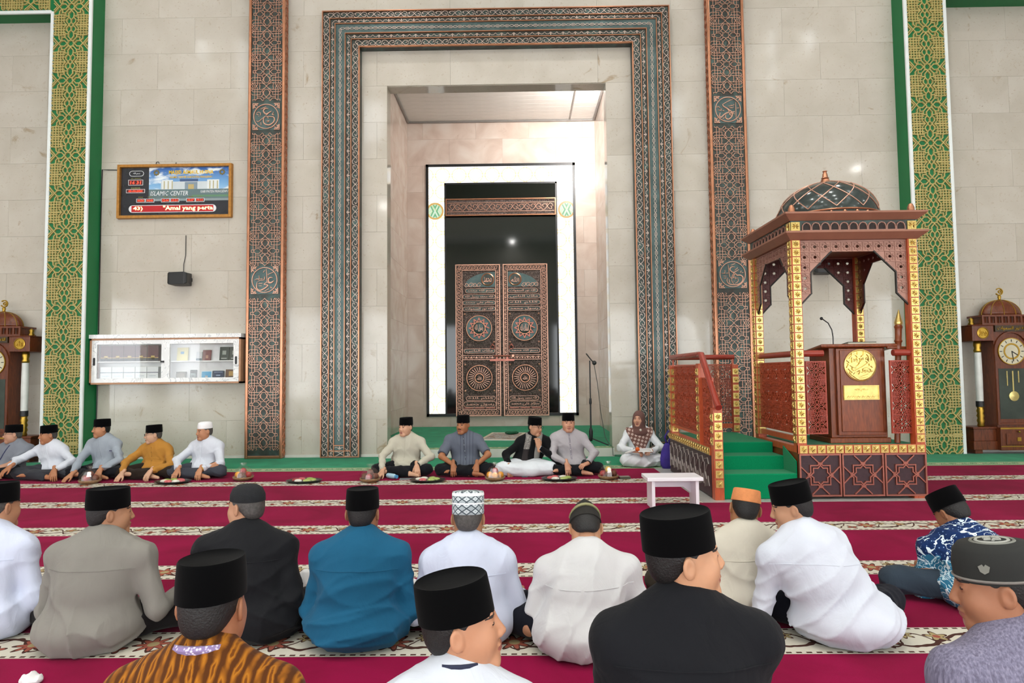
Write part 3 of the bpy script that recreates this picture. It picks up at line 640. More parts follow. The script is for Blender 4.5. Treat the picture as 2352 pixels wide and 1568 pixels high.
# base under the lectern: body, star panels, stud band
MB().bx(CXL+.01, CXR-.01, FY+.03, BY, .02, .49).build('base', BW, PU)
MB().bx(CXL, CXR, FY-.005, BY, .49, .56).build('base_top', RW, PU)
pw = (CXR-CXL)/3
PURP = plain('aubergine_panel', '#3b2429', .45, .2, .2, 30, .3, 40)
STARQ = [[(.5, 0), (.36, .13), (.36, .36), (.13, .36), (0, .5)], [(.64, 0), (.5, .13), (.5, .5), (.13, .5), (0, .64)], [(.5, .14), (.98, .62)][:0] or [(.57, 0), (.98, .42)], [(0, .57), (.42, .98)], [(.36, .13), (.62, -.1)], [(.13, .36), (-.1, .62)]]
for k in range(3):
    o = MB().bx(CXL+pw*k+.012, CXL+pw*(k+1)-.012, FY, FY+.03, .035, .475).build('base_panel', PURP, PU); cx = CXL+pw*(k+.5)
    mb = MB()
    for l in mirror(STARQ): mb.line([(cx+x*(pw/2-.02), .255+z*.205) for x, z in l], .017, .014, FY)
    mb.build('star_relief', RC, o); MB().line([(CXL+pw*k+.014, .037), (CXL+pw*(k+1)-.014, .037), (CXL+pw*(k+1)-.014, .473), (CXL+pw*k+.014, .473)], .022, .018, FY, True).build('panel_frame', RC, o)
bo = MB().bx(CXL, CXR, FY-.004, FY+.02, .48, .575).build('stud_band', RW, PU); studs(bo, .5275, FY-.004, CXL+.01, CXR-.01, 0, .096, True)
MB().bx(CXR-.14, CXR-.01, FY, FY+.12, -.0, .03).build('foot', RW, PU)
# stair: three carpeted steps, landing, stringer, side wall
SCM = m_scarpet()
for z, y in ((.27, -3.95), (.42, -3.62), (.54, -3.30)): MB().bx(LX+.1, SX-.002, y, (-3.62 if z < .3 else -3.30 if z < .5 else -1.98), 0.001, z).build('step', SCM, PU, bevel=.012)
MB().bx(CXL+.1, CXR-.02, FY+.11, BY, .56, .566).build('floor_mat', SCM, PU)
MB().prism([(0, .0), (.33, .0), (.33, .53), (0, .40)], 0, .012).build('stringer', SCM, PU, (SX-.003, -3.94, 0), (0, 0, PI/2))
sw = MB().bx(LX, LX+.1, -3.87, -1.97, .012, .46).build('side_wall', plain('aubergine_panel', '#3b2429'), PU)
mb = MB()
for k in range(9):
    for l in ([(0, .03), (0, .3)], [(.03, .04), (.07, .12), (.03, .2), (.1, .28)], [(.09, .05), (.13, .16), (.17, .06)], [(.02, .34), (.12, .36), (.16, .3)]): mb.line([(-1.84+.205*k-.0+u, .06+v) for u, v in [(x, z) for x, z in l]], .009, .008)
mb.M = None; o = mb.build('letter_relief', plain('worn_silver', '#a39a94', .4, .7), sw, (LX, -5.76+.0, 0), (0, 0, -PI/2)); o.location = (LX, -3.9+.02, 0); o.scale = (-1, 1, 1); o.rotation_euler = (0, 0, -PI/2); o.location = (LX, -1.98-1.9+.0, 0)
o.scale = (1, 1, 1); o.location = (LX, -3.83, 0)
sb = MB().bx(LX-.006, LX+.1, -3.87, -1.97, .46, .545).build('stud_band', RW, PU)
for k in range(20): inst('gold_stud', stud, sb, (LX-.006, -3.82+.095*k, .5025), (0, 0, -PI/2))
# posts
def post(x, y, z1, faces, w_=.1, z0=.0): 
    o = MB().bx(x, x+w_, y, y+w_, z0, z1).build('post', RW, PU)
    if 'f' in faces: studs(o, x+w_/2, y, max(z0, .12), z1-.04, 0, .1)
    if 'l' in faces: studs(o, x, y+w_/2, max(z0, .56), z1-.04, -PI/2, .1)
post(LX, FY-.02, .98, 'fl'); post(LX, -3.46, 1.47, 'l', z0=.545); post(LX, -2.08, 1.47, 'fl', z0=.545); post(SX-.05, -2.08, 1.47, 'f', .08, .545)
# handrails
RT = m_copper_red(); RAIL = plain('rail_paint', '#93382a', .25, .1, .1)
def rail(pts, r=.036): 
    o = MB().tube(pts, r, 12).build('handrail', RAIL, PU, auto=True)
    return o
rail([(LX+.03, -4.1, .99), (LX+.03, -4.02, 1.05), (LX+.03, -3.50, 1.575), (LX+.03, -3.4, 1.575), (LX+.03, -2.03, 1.575)]); rail([(LX+.03, -2.03, 1.575), (SX-.01, -2.03, 1.575)])
rail([(CXL+.05, BY-.06, 1.56), (CXL+.05, FY+.06, 1.56)]); rail([(CXL+.06, FY+.05, 1.56), (3.66, FY+.05, 1.56)]); rail([(4.42, FY+.05, 1.56), (CXR-.06, FY+.05, 1.56)])
for p in ((LX+.05, -3.41, 1.45), (LX+.05, -2.05, 1.45), (SX-.03, -2.04, 1.45)): MB().tube([p, (p[0], p[1], 1.56)], .014, 8).build('rail_pin', RW, PU)
# pierced panels
def pierced(w_, h_, cells_x, cells_z, mat, bar=.012, dep=.02, skew=None):
    mb = MB(); hw_, hh_ = w_/cells_x/2, h_/cells_z/2
    for i in range(cells_x):
        for j in range(cells_z):
            for l in mirror(GOLDQ): mb.line([(-w_/2+hw_*(2*i+1)+x*hw_, -h_/2+hh_*(2*j+1)+z*hh_) for x, z in l], bar, dep)
    mb.line([(-w_/2, -h_/2), (w_/2, -h_/2), (w_/2, h_/2), (-w_/2, h_/2)], bar*2.4, dep, 0, True)
    if skew: mb.v = [(x, y, z+skew*x) for x, y, z in mb.v]
    return mb
PNL = plain('pierced_panel', '#a5482c', .4, 0, .12)
pierced(1.18, .78, 4, 3, PNL, .0065).build('pierced_panel', PNL, PU, (LX+.06, -2.72, 1.06), (0, 0, -PI/2))
pierced(.36, .74, 1, 3, PNL, .007).build('pierced_panel', PNL, PU, (LX+.06, -3.66, .93), (0, 0, -PI/2))
pierced(SX-LX-.16, .78, 3, 3, PNL, .0065).build('pierced_panel', PNL, PU, ((LX+SX)/2+.03, -2.02, 1.08))
pierced(1.0, .78, 4, 3, PNL, .0065).build('pierced_panel', PNL, PU, (CXL+.05, -3.36, 1.08), (0, 0, -PI/2))
MB().bx(LX+.04, LX+.07, -3.36, -2.08, .62, .66).build('panel_rail', RW, PU); MB().bx(LX+.1, SX-.05, -2.04, -2.0, .6, .66).build('panel_rail', RW, PU); MB().bx(CXL+.03, CXL+.07, FY+.1, BY-.1, .6, .66).build('panel_rail', RW, PU)
for cx in (3.585, 4.50): pierced(.21, .78, 1, 4, PNL, .0065).build('pierced_panel', plain('orange_red_panel', '#a5412c', .4, 0, .1), PU, (cx, FY+.08, 1.08))
# roof: valances of pierced star tiles
def star_tile(mat):
    mb = MB(); h = .0575; n = 16; sq = []
    for i in range(n):
        a = 2*PI*i/n; c, s_ = math.cos(a), math.sin(a); k = h/max(abs(c), abs(s_)); sq.append((c*k, s_*k))
    st = star_pts(.024, .6, 8); vs = [(x, -.008, z) for x, z in sq]+[(x, -.008, z) for x, z in st]+[(x, .008, z) for x, z in sq]+[(x, .008, z) for x, z in st]; N = n
    fs = []
    for i in range(n):
        j = (i+1) % n; fs += [(i, j, N+j, N+i), (2*N+i, 3*N+i, 3*N+j, 2*N+j), (N+i, N+j, 3*N+j, 3*N+i), (i, 2*N+i, 2*N+j, j)]
    mb.add(vs, fs); mb.line(star_pts(.046, .66, 8), .007, .006, -.008, True); mb.line([(-.054, -.054), (.054, -.054), (.054, .054), (-.054, .054)], .008, .006, -.008, True)
    for k in range(8): a = k*PI/4+PI/8; mb.box((.036*math.cos(a), -.009, .036*math.sin(a)), (.009, .003, .009))
    return mb.mesh('star_tile', mat)
VAL = plain('valance_copper', '#a3796a', .45, .3, .2, 14); stile = star_tile(VAL)
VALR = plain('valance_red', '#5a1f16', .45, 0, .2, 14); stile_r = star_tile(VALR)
def valance(cx, cy, rz, span, me, gap):
    o = MB().bx(-span/2, span/2, -.012, .012, CT-.013, CT).build('valance', VAL, PU, (cx, cy, 0), (0, 0, rz)); n = 10; st = span/n; sc = st/.115
    for i in range(n): inst('star_tile', me, o, (-span/2+st*(i+.5), 0, CT-.07), (0, 0, 0), (sc, 1, 1))
    for sg in (-1, 1):
        e = sg*(span/2-st/2)
        for j in range(1, 5): inst('star_tile', me, o, (e, 0, CT-.07-.115*j), (0, 0, 0), (sc, 1, 1))
        inst('star_tile', me, o, (sg*(span/2-st*1.5), 0, CT-.185), (0, 0, 0), (sc, 1, 1))
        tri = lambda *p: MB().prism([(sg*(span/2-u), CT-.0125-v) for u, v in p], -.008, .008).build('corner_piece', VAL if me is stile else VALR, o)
        tri((st*2, .115), (st*2.9, .115), (st*2, .23)); tri((st, .23), (st*2, .23), (st, .34)); tri((0, .575), (st, .575), (0, .69))
        MB().line([(sg*(span/2-st*3.0), CT-.125), (sg*(span/2-st*2.95), CT-.13), (sg*(span/2-st*1.02), CT-.355), (sg*(span/2-st*1.02), CT-.585), (sg*(span/2), CT-.71)], .02, .014, .0).build('edge_bead', plain('dark_edge', '#2c2724', .5, .3), o)
mx_, my_ = (CXL+CXR)/2, (FY+BY)/2
valance(mx_, FY+.045, 0, CXR-CXL-.2, stile, 0); valance(mx_, BY-.05, 0, CXR-CXL-.2, stile_r, 0)
valance(CXL+.045, my_, -PI/2, BY-FY-.2, stile, 0); valance(CXR-.05, my_, PI/2, BY-FY-.2, stile_r, 0)
def slab(z0, z1, o0, o1):
    mb = MB(); a = [(CXL-o0, FY-o0), (CXR+o0, FY-o0), (CXR+o0, BY+o0), (CXL-o0, BY+o0)]; b = [(CXL-o1, FY-o1), (CXR+o1, FY-o1), (CXR+o1, BY+o1), (CXL-o1, BY+o1)]
    vs = [(x, y, z0) for x, y in a]+[(x, y, z1-.02) for x, y in b]+[(x, y, z1) for x, y in b]
    return mb.add(vs, [(3, 2, 1, 0), (8, 9, 10, 11)]+[(i, (i+1) % 4, (i+1) % 4+4, i+4) for i in range(4)]+[(i+4, (i+1) % 4+4, (i+1) % 4+8, i+8) for i in range(4)])
RFW = plain('roof_wood', '#94644f', .45, .1, .12)
slab(2.80, 2.885, .012, .085).build('cornice', RFW, PU); slab(3.01, 3.095, .012, .085).build('cornice', RFW, PU)
fz = MB().bx(CXL, CXR, FY, BY, 2.885, 3.01).build('frieze', DC, PU)
arch_me = MB().line([(-.045, 0)]+[(-.045+.045*(1-math.cos(a))*1.0, .035+.05*math.sin(a)) for a in (0, .5, 1.0, PI/2)]+[(.045-.045*(1-math.cos(a)), .035+.05*math.sin(a)) for a in (1.0, .5, 0)]+[(.045, 0)], .012, .012, 0, True).mesh('arch_relief', VAL)
arch_hole = MB().prism([(-.04, .004), (.04, .004), (.036, .048), (0, .08), (-.036, .048)], -.003, 0).mesh('arch_opening', plain('dark_opening', '#241510', .7))
def arch_at(loc, rot=(0, 0, 0)): inst('arch_opening', arch_hole, fz, loc, rot); inst('arch_relief', arch_me, fz, loc, rot)
for k in range(11): arch_at((CXL+.12+(CXR-CXL-.24)*(k+.5)/11, FY, 2.902))
for k in range(10): arch_at((CXL, FY+.12+(BY-FY-.24)*(k+.5)/10, 2.902), (0, 0, -PI/2))
for x in (CXL+.05, CXR-.05): inst('gold_stud', stud, fz, (x, FY-.002, 2.948), (0, 0, 0), (1.2, 1, 1.2))
inst('gold_stud', stud, fz, (CXL-.002, FY+.05, 2.948), (0, 0, -PI/2), (1.2, 1, 1.2))
# dome
DX, DY, DZ, RD, HD = mx_+.01, my_, 3.095, .56, .50
dome_p = [(RD, 0), (RD, .06)]+[(RD*math.cos(a)**.92, .06+(HD-.06)*math.sin(a)) for a in [i*PI/2/14 for i in range(1, 15)]]
dome_p[-1] = (.004, HD)
DMM = plain('dome_glaze', '#39413f', .14, .25, .25, 3)
dm = MB().lathe(dome_p, 48).build('dome', DMM, PU, (DX, DY, DZ), auto=True)
for k in range(12):
    for sg in (-1, 1):
        pts = []
        for i in range(13):
            a = (.06+.94*i/12)*PI/2*.9; th = k*PI/6+PI/12+sg*(i/12)*PI*.36
            pts.append(((RD+.004)*math.cos(a)**.92*math.cos(th), (RD+.004)*math.cos(a)**.92*math.sin(th), .06+(HD-.06)*math.sin(a)+.002))
        MB().tube(pts, .006, 5).build('dome_rib', CL, dm)
MB().tube([((RD+.004)*math.cos(a), (RD+.004)*math.sin(a), .065) for a in [i*PI/24 for i in range(48)]], .010, 5, True).build('dome_ring', CO, dm)
for k in range(26): a = 2*PI*k/26; MB().ball((RD*1.0*math.cos(a), RD*math.sin(a), .03), .022, 8, 5).build('dome_boss', CO, dm)
FIN = [(.055, 0), (.06, .02), (.05, .04), (.055, .07), (.04, .085), (.05, .1), (.036, .12), (.03, .17), (.018, .2), (.03, .205), (.028, .215), (.001, .216)]
MB().lathe([(r*.9, z*.78) for r, z in FIN], 14).build('finial', CO, dm, (0, 0, HD-.01), auto=True)
for x, y in ((CXL+.03, FY+.03), (CXR-.03, FY+.03), (CXL+.03, BY-.03), (CXR-.03, BY-.03)): MB().lathe([(.05, 0), (.05, .02), (.036, .03), (.036, .06), (.02, .1), (.001, .11)], 12).build('corner_finial', CO, PU, (x, y, 3.09), auto=True)
# ================================================================ lectern and what lies on it
LE = thing('lectern', 'brown wooden lectern with round gold calligraphy disc inside the pulpit', 'lectern', (4.12, -3.5, .58))
MB().bx(-.335, .335, -.27, .25, 0, .06).bx(-.31, .31, -.25, .24, .06, 1.06).build('body', BW, LE, bevel=.008)
MB().bx(-.25, .27, -.29, -.25, .09, 1.05).build('front_board', BW, LE, bevel=.006); MB().bx(-.215, .24, -.305, -.29, .13, 1.03).build('front_board', BW, LE, bevel=.006)
MB().add([(-.43, -.32, 1.06), (.43, -.32, 1.06), (.43, -.32, 1.1), (-.43, -.32, 1.1), (-.43, .3, .98), (.43, .3, .98), (.43, .3, 1.02), (-.43, .3, 1.02)], [(0, 1, 2, 3), (5, 4, 7, 6), (4, 0, 3, 7), (1, 5, 6, 2), (3, 2, 6, 7), (4, 5, 1, 0)]).build('top', BW, LE, bevel=.015)
gd = MB().lathe([(.178, 0), (.178, .012), (.165, .016), (.16, .01), (.001, .01)], 40).build('gold_disc', GL, LE, (0, -.305, .86), (PI/2, 0, 0), auto=True)
mb = MB()
for sx_, l in ((1, [(.12, .05), (.02, -.02), (-.1, -.09), (-.02, -.13), (.08, -.1)]), (1, [(-.14, .02), (-.05, -.02), (.04, .06), (.13, -.02)]), (1, [(-.12, .08), (-.06, .12), (0, .08), (.06, .13), (.1, .09)]), (1, [(-.13, -.04), (-.08, -.07), (-.02, -.04)]), (1, [(.03, -.04), (.09, -.03), (.13, -.06)]), (1, [(-.09, .14), (-.09, .03)]), (1, [(-.03, .15), (-.03, .04)]), (1, [(.04, .15), (.04, .05)]), (1, [(.09, .12), (.1, 0)]), (1, [(-.1, -.1), (-.02, -.15), (.07, -.135)]), (1, [(-.15, -.02), (-.12, .03), (-.15, .06)])): stroke(mb, l, .017, .012, 4)
mb.build('calligraphy', GL, LE, (0, -.315, .86))
text('calligraphy', arabic('الله الرحمن'), .25, .085, GL, LE, (0, -.318, .925), .012); text('calligraphy', arabic('محمد رسول'), .24, .08, GL, LE, (0, -.318, .80), .012)
pl = MB().bx(-.195, .195, -.012, 0, -.08, .08).build('gold_plaque', GL, LE, (.0, -.305, .56)); MB().line([(-.188, -.073), (.188, -.073), (.188, .073), (-.188, .073)], .01, .006, -.012, True).build('plaque_rim', GL, pl)
text('plaque_lettering', arabic('مسجد') if 0 else arabic('سلام الله'), .15, .03, m_gold(), pl, (0, -.012, .03), .006); along([(-.16, -.045), (.16, -.045)], [[(-.4, -.006), (-.2, .008), (.1, -.004), (.4, .006)]], .05, .006, .005, -.012).build('plaque_lettering', GL, pl)
# gooseneck microphone, book, staff
MK = thing('desk_microphone', 'black gooseneck microphone standing on the lectern', 'microphone', (3.96, -3.55, 1.652))
MB().bx(-.1, .1, -.05, .05, 0, .035).build('base', m_black(), MK, bevel=.01)
MB().tube([(.0, 0, .03), (0, 0, .12), (-.01, 0, .2), (-.05, 0, .28), (-.11, 0, .325)], .0065, 8).build('gooseneck', m_black(), MK); MB().ball((-.125, 0, .333), .018, 10, 8).build('foam_head', m_black(), MK, smooth=True)
BK = thing('lectern_book', 'thick closed book lying on the lectern', 'book', (4.24, -3.56, 1.652), .05); BK.rotation_euler = (-.128, 0, .05)
MB().bx(-.16, .16, -.08, .08, .006, .04).build('pages', plain('paper', '#cfc8b4', .8), BK); MB().bx(-.165, .165, -.085, .085, 0, .006).bx(-.165, .165, -.085, .085, .04, .046).bx(-.165, .165, .08, .086, 0, .046).build('cover', plain('dark_green_cover', '#1e2a22', .5), BK)
ST = thing('staff', 'turned wooden staff with gold tip leaning beside the lectern', 'staff', (4.50, -3.80, .585)); ST.rotation_euler = (0, .05, 0)
prof = [(.03, 0), (.03, .75), (.038, .78), (.03, .8), (.03, .95), (.04, .98), (.03, 1.0), (.032, 1.1), (.042, 1.12), (.034, 1.14), (.036, 1.25), (.044, 1.28), (.034, 1.3)]
MB().lathe(prof, 14).build('shaft', BW, ST, auto=True); MB().lathe([(.035, 0), (.042, .02), (.036, .05), (.024, .09), (.014, .13), (.004, .17)], 14).build('gold_tip', GL, ST, (0, 0, 1.3), auto=True); MB().bx(-.13, .1, -.02, .02, 1.03, 1.065).build('cross_guard', BW, ST, bevel=.01)
# ================================================================ clock board
BD = thing('clock_board', 'gold framed digital prayer-time clock board high on the left wall', 'clock', (-5.607, -.002, 4.627))
GF = plain('gold_frame', '#b57f3c', .35, .6, .2, 20)
fw_, fh_ = 1.005, .478
MB().line([(-fw_+.03, -fh_+.03), (fw_-.03, -fh_+.03), (fw_-.03, fh_-.03), (-fw_+.03, fh_-.03)], .062, .06, 0, True).build('frame', GF, BD)
MB().bx(-.95, .95, -.02, 0, -.425, .425).build('board', plain('board_black', '#1d2027', .25, 0, .2), BD)
def sky_print():
    t_ = MT('printed_sky').set(.3); x, y, z = t_.xyz(); n = t_.noise(3.2, 5, .8, t_.coord((1, 1, 2.4)))
    c = t_.ramp(z*1.6+.35, [(0, '#d8eaf4'), (.5, '#7fb3dd'), (1, '#2c62ae')]); c = t_.mix((n-.5).m('MULTIPLY', 8, clamp=True), c, '#e6eff3'); t_.color(c); return t_.mat
PR = lambda nm, x0, x1, z0, z1, col, d=.0215: MB().bx(x0, x1, -d, -.0195, z0, z1).build(nm, plain('print_'+col[1:], col, .35, 0, .05), BD)
MB().bx(-.46, .945, -.0205, -.0195, .02, .42).build('printed_sky', sky_print(), BD)
PR('printed_ground', -.46, .945, -.15, .035, '#5f7678', .021); PR('printed_lawn', .3, .945, -.1, -.07, '#5e8a66', .0212); PR('printed_road', -.46, .945, -.17, -.13, '#8c989b', .0211)
PR('printed_building', -.25, .75, .035, .17, '#c9d3d6'); PR('printed_building', -.23, -.04, .035, .2, '#dde3e3', .022); PR('printed_building', .56, .77, .035, .2, '#dde3e3', .022); PR('printed_portal', .17, .39, .035, .16, '#8193a0', .0225); PR('printed_portal', .23, .33, .035, .12, '#b9a56e', .023); PR('printed_dome', .08, .4, .17, .215, '#3f5a83', .0218)
for x in (-.2, -.13, -.06, .6, .66, .73): PR('printed_strip', x, x+.018, .04, .18, '#b3ab7e', .0225)
YL, RDE, WH = plain('print_yellow', '#f0c51c', .4), plain('led_red', '#ff5a3c', .4, emit=('#ff3a22', 2.2)), plain('print_white', '#e8ecee', .4)
LRB = plain('led_red_panel', '#9c0f16', .35, emit=('#a80d14', .5)); LDK = plain('led_dark_panel', '#4a0a0c', .35, emit=('#5a0606', .3)); LAM = plain('led_amber', '#ffe7a0', .4, emit=('#ffdf9a', 2.0)); DY_ = plain('print_olive', '#8d8a3c', .4)
text('title', 'MASJID ASMAUL HUSNA', .78, .085, YL, BD, (.28, -.024, .325), .003, bold=.02); text('subtitle', 'ISLAMIC CENTER KABUPATEN PRINGSEWU', .74, .035, YL, BD, (.28, -.022, .247), .003, bold=.01)
text('ground_lettering', 'ISLAMIC CENTER', .66, .08, WH, BD, (-.1, -.023, -.035), .003, shear=.25); text('ground_lettering', 'KABUPATEN PRINGSEWU', .48, .045, WH, BD, (.69, -.023, -.012), .003, shear=.15)
for x in (-.33, .82): MB().line(star_pts(.045, .7, 8), .02, .004, -.021, True).build('printed_star', plain('print_bronze', '#7a6a33', .4), BD, (x, 0, .33))
MB().line(arc((-.76, .32), .045, PI/2, 1.5*PI, 6)+arc((-.6, .32), .045, -PI/2, PI/2, 6), .008, .003, -.02, True).build('emblem', WH, BD); text('emblem', arabic('بسم الله'), .12, .04, WH, BD, (-.68, -.02, .32), .002)
text('caption', 'JAM - SEKARANG', .17, .022, DY_, BD, (-.69, -.02, .232), .002); text('caption', 'KALENDER', .16, .03, DY_, BD, (-.69, -.02, .063), .002, bold=.01)
def led(x0, x1, z0, z1, s, big=False):
    o = MB().bx(x0, x1, -.026, -.0195, z0, z1).build('display', LDK, BD); MB().line([(x0, z0), (x1, z0), (x1, z1), (x0, z1)], .008, .008, -.021, True).build('display_rim', WH, o)
    text('digits', s, (x1-x0)*.76, (z1-z0)*.62, RDE, o, ((x0+x1)/2, -.026, (z0+z1)/2), .003, shear=.1, bold=.01)
led(-.815, -.565, .115, .205, '16 31'); led(-.85, -.53, -.02, .04, '03-04-2024')
for x, s, c_ in ((-.655, '04:36', 'IMSAK'), (-.495, '04:46', 'SUBUH'), (-.22, '12:06', 'DZUHUR'), (-.06, '15:21', 'ASHAR'), (.22, '18:07', 'MAGHRIB'), (.38, '19:16', 'ISYA')):
    led(x-.013, x+.132, -.19, -.13, s); text('caption', c_, .085, .022, DY_, BD, (x+.06, -.0225, -.1), .002)
tk = MB().prism(arc((-.74, -.305), .065, PI/2, 1.5*PI, 8)+arc((.66, -.305), .065, -PI/2, PI/2, 8), -.024, -.0195).build('ticker', WH, BD); MB().bx(-.755, .675, -.027, -.023, -.36, -.25).build('ticker_screen', LRB, tk)
text('ticker_letters', '43)', .17, .085, LAM, tk, (-.64, -.027, -.305), .003, bold=.02); text('ticker_letters', '"Amal yang perta', .87, .1, LAM, tk, (.235, -.027, -.305), .003, bold=.02)
MB().tube([(-.35, -.01, .478), (-.34, -.012, .52), (-.31, -.012, .53), (-.29, -.01, .5)], .006, 6).build('hanging_hook', m_black(), BD); MB().tube([(0, -.008, .478), (0, -.008, .51), (.01, -.008, .505)], .006, 6).build('hanging_hook', m_black(), BD)
tag(MB().tube([(-6.62, -.012, 5.02), (-6.8, -.012, 5.025), (-6.9, -.012, 5.03), (-6.905, -.012, 4.2), (-6.9, -.012, 2.15)], .008, 5).build('power_cable', m_black()), 'thin black cable from the clock board down the green pilaster edge', 'cable')
tag(MB().tube([(-6.9, -.012, 1.27), (-6.907, -.012, .3), (-6.88, -.05, .03), (-6.75, -.12, .03)], .008, 5).build('power_cable', m_black()), 'thin black cable from the book cabinet down to the floor', 'cable')
# ================================================================ wall speaker
def speaker(name, label, loc, rz=0):
    t = thing(name, label, 'speaker', loc, rz)
    MB().add([(-.19, -.16, .03), (.17, -.2, .03), (.17, -.2, .2), (-.19, -.16, .2), (-.14, .0, 0), (.14, .02, 0), (.14, .02, .22), (-.14, 0, .22), (-.15, -.2, 0.0), (.13, -.23, 0.0), (.13, -.23, .22), (-.15, -.2, .22)],
      [(8, 9, 10, 11), (0, 8, 11, 3), (9, 1, 2, 10), (4, 7, 6, 5), (0, 3, 7, 4), (1, 5, 6, 2), (3, 11, 10, 2, 6, 7), (0, 4, 5, 1, 9, 8)]).build('cabinet', m_black(), t, bevel=.012)
    MB().box((.1, -.0, .11), (.08, .16, .06)).build('bracket', m_black(), t); return t
sp = speaker('wall_speaker', 'small black loudspeaker with hanging cable on the left wall', (-5.43, -.04, 2.96))
MB().tube([(-5.41, -.012, 3.85), (-5.41, -.012, 3.5), (-5.44, -.014, 3.34), (-5.43, -.03, 3.16)], .006, 5).build('speaker_cable', m_black(), sp, (5.43, .04, -2.96))
speaker('wall_speaker', 'small black loudspeaker on the wall seen through the pulpit canopy', (5.52, -.04, 3.02))
# ================================================================ book cabinet
CB_ = thing('book_cabinet', 'white and wood wall cabinet with two sliding glass doors', 'cabinet', (0, -.001, 0))
WM, PW_ = m_white(), plain('light_wood', '#b98a68', .5, 0, .12, 10)
cx0, cx1, cz0, cz1 = -6.905, -4.34, 1.285, 2.06
MB().bx(cx0, cx0+.03, -.22, 0, cz0, cz1).bx(cx1-.03, cx1, -.22, 0, cz0, cz1).bx(cx0, cx1, -.22, 0, cz0, cz0+.03).bx(cx0, cx1, -.22, 0, cz1-.03, cz1).build('carcass', PW_, CB_)
MB().bx(cx0+.03, cx1-.03, -.015, 0, cz0+.03, cz1-.03).build('back_board', plain('cabinet_white', '#e9ecec', .5), CB_); MB().bx(cx0+.03, cx1-.03, -.17, -.015, 1.655, 1.672).build('shelf', plain('cabinet_white', '#e9ecec'), CB_); MB().bx(-5.64, -5.62, -.17, -.015, cz0+.03, cz1-.03).build('divider', plain('cabinet_white', '#e9ecec'), CB_)
MB().bx(cx0-.01, cx1+.01, -.235, .0, cz1, 2.125).build('marble_top', WM, CB_)
for a, b, y in ((cx0+.03, -5.6, -.2), (-5.63, cx1-.03, -.215)):
    d = MB().bx(a, a+.09, y-.012, y+.008, cz0+.03, cz1-.03).bx(b-.09, b, y-.012, y+.008, cz0+.03, cz1-.03).bx(a+.09, b-.09, y-.012, y+.008, cz0+.03, cz0+.1).bx(a+.09, b-.09, y-.012, y+.008, cz1-.1, cz1-.03).build('sliding_door', WM, CB_)
    MB().bx(a+.09, b-.09, y-.003, y+.001, cz0+.1, cz1-.1).build('glass_pane', m_glass(), d)
    hx = a+.045 if y > -.21 else b-.045; MB().prism(arc((hx, 1.62), .018, PI, 2*PI, 6)+arc((hx, 1.72), .018, 0, PI, 6), y-.016, y-.012).build('finger_pull', m_black(), d)
MB().box((-5.66, -.235, 1.66), (.05, .03, .03)).build('lock', m_black(), CB_)
def book(name, label, x, z, w_, h_, d_, col, tilt=0, y=-.06, deco=None, cat='book', group=None, rz=0):
    t = thing(name, label, cat, (x, y, z), rz, group); t.rotation_euler = (-tilt, 0, rz)
    MB().bx(-w_/2, w_/2, -d_, 0, 0, h_).build('cover', plain('cover_'+col[1:], col, .45, 0, .08), t, bevel=.003); MB().bx(-w_/2+.006, w_/2-.006, -d_+.004, -.004, h_-.0005, h_+.002).build('pages', plain('paper', '#cfc8b4', .8), t)
    for (nm, x0, x1, z0, z1, c_) in deco or []: MB().bx(x0*w_, x1*w_, -d_-.002, -d_, z0*h_, z1*h_).build(nm, plain('print_'+c_[1:], c_, .4, 0, .05), t)
    return t
nth = ['first', 'second', 'third', 'fourth', 'fifth']
for k in range(5):
    book('boxed_volume', f'maroon boxed volume with gold band, {nth[k]} from left on the upper shelf', -6.67+k*.2, 1.673, .19, .27, .1, '#4c1620', 0, -.05, [('band', -.5, .5, .2, .24, '#b99a4a'), ('dark_base', -.5, .5, 0, .19, '#1c2026'), ('medallion', -.16, .16, .12, .34, '#c7ad55')], group='boxed volumes in the cabinet')
    book('white_volume', f'white boxed volume with dark line, {nth[k]} from left on the lower shelf', -6.67+k*.2, 1.317, .19, .26, .1, '#d9dfe0', 0, -.05, [('line', -.5, .5, .62, .66, '#2b3550'), ('motif', -.3, .3, .4, .43, '#9fb0b8')], group='white volumes in the cabinet')
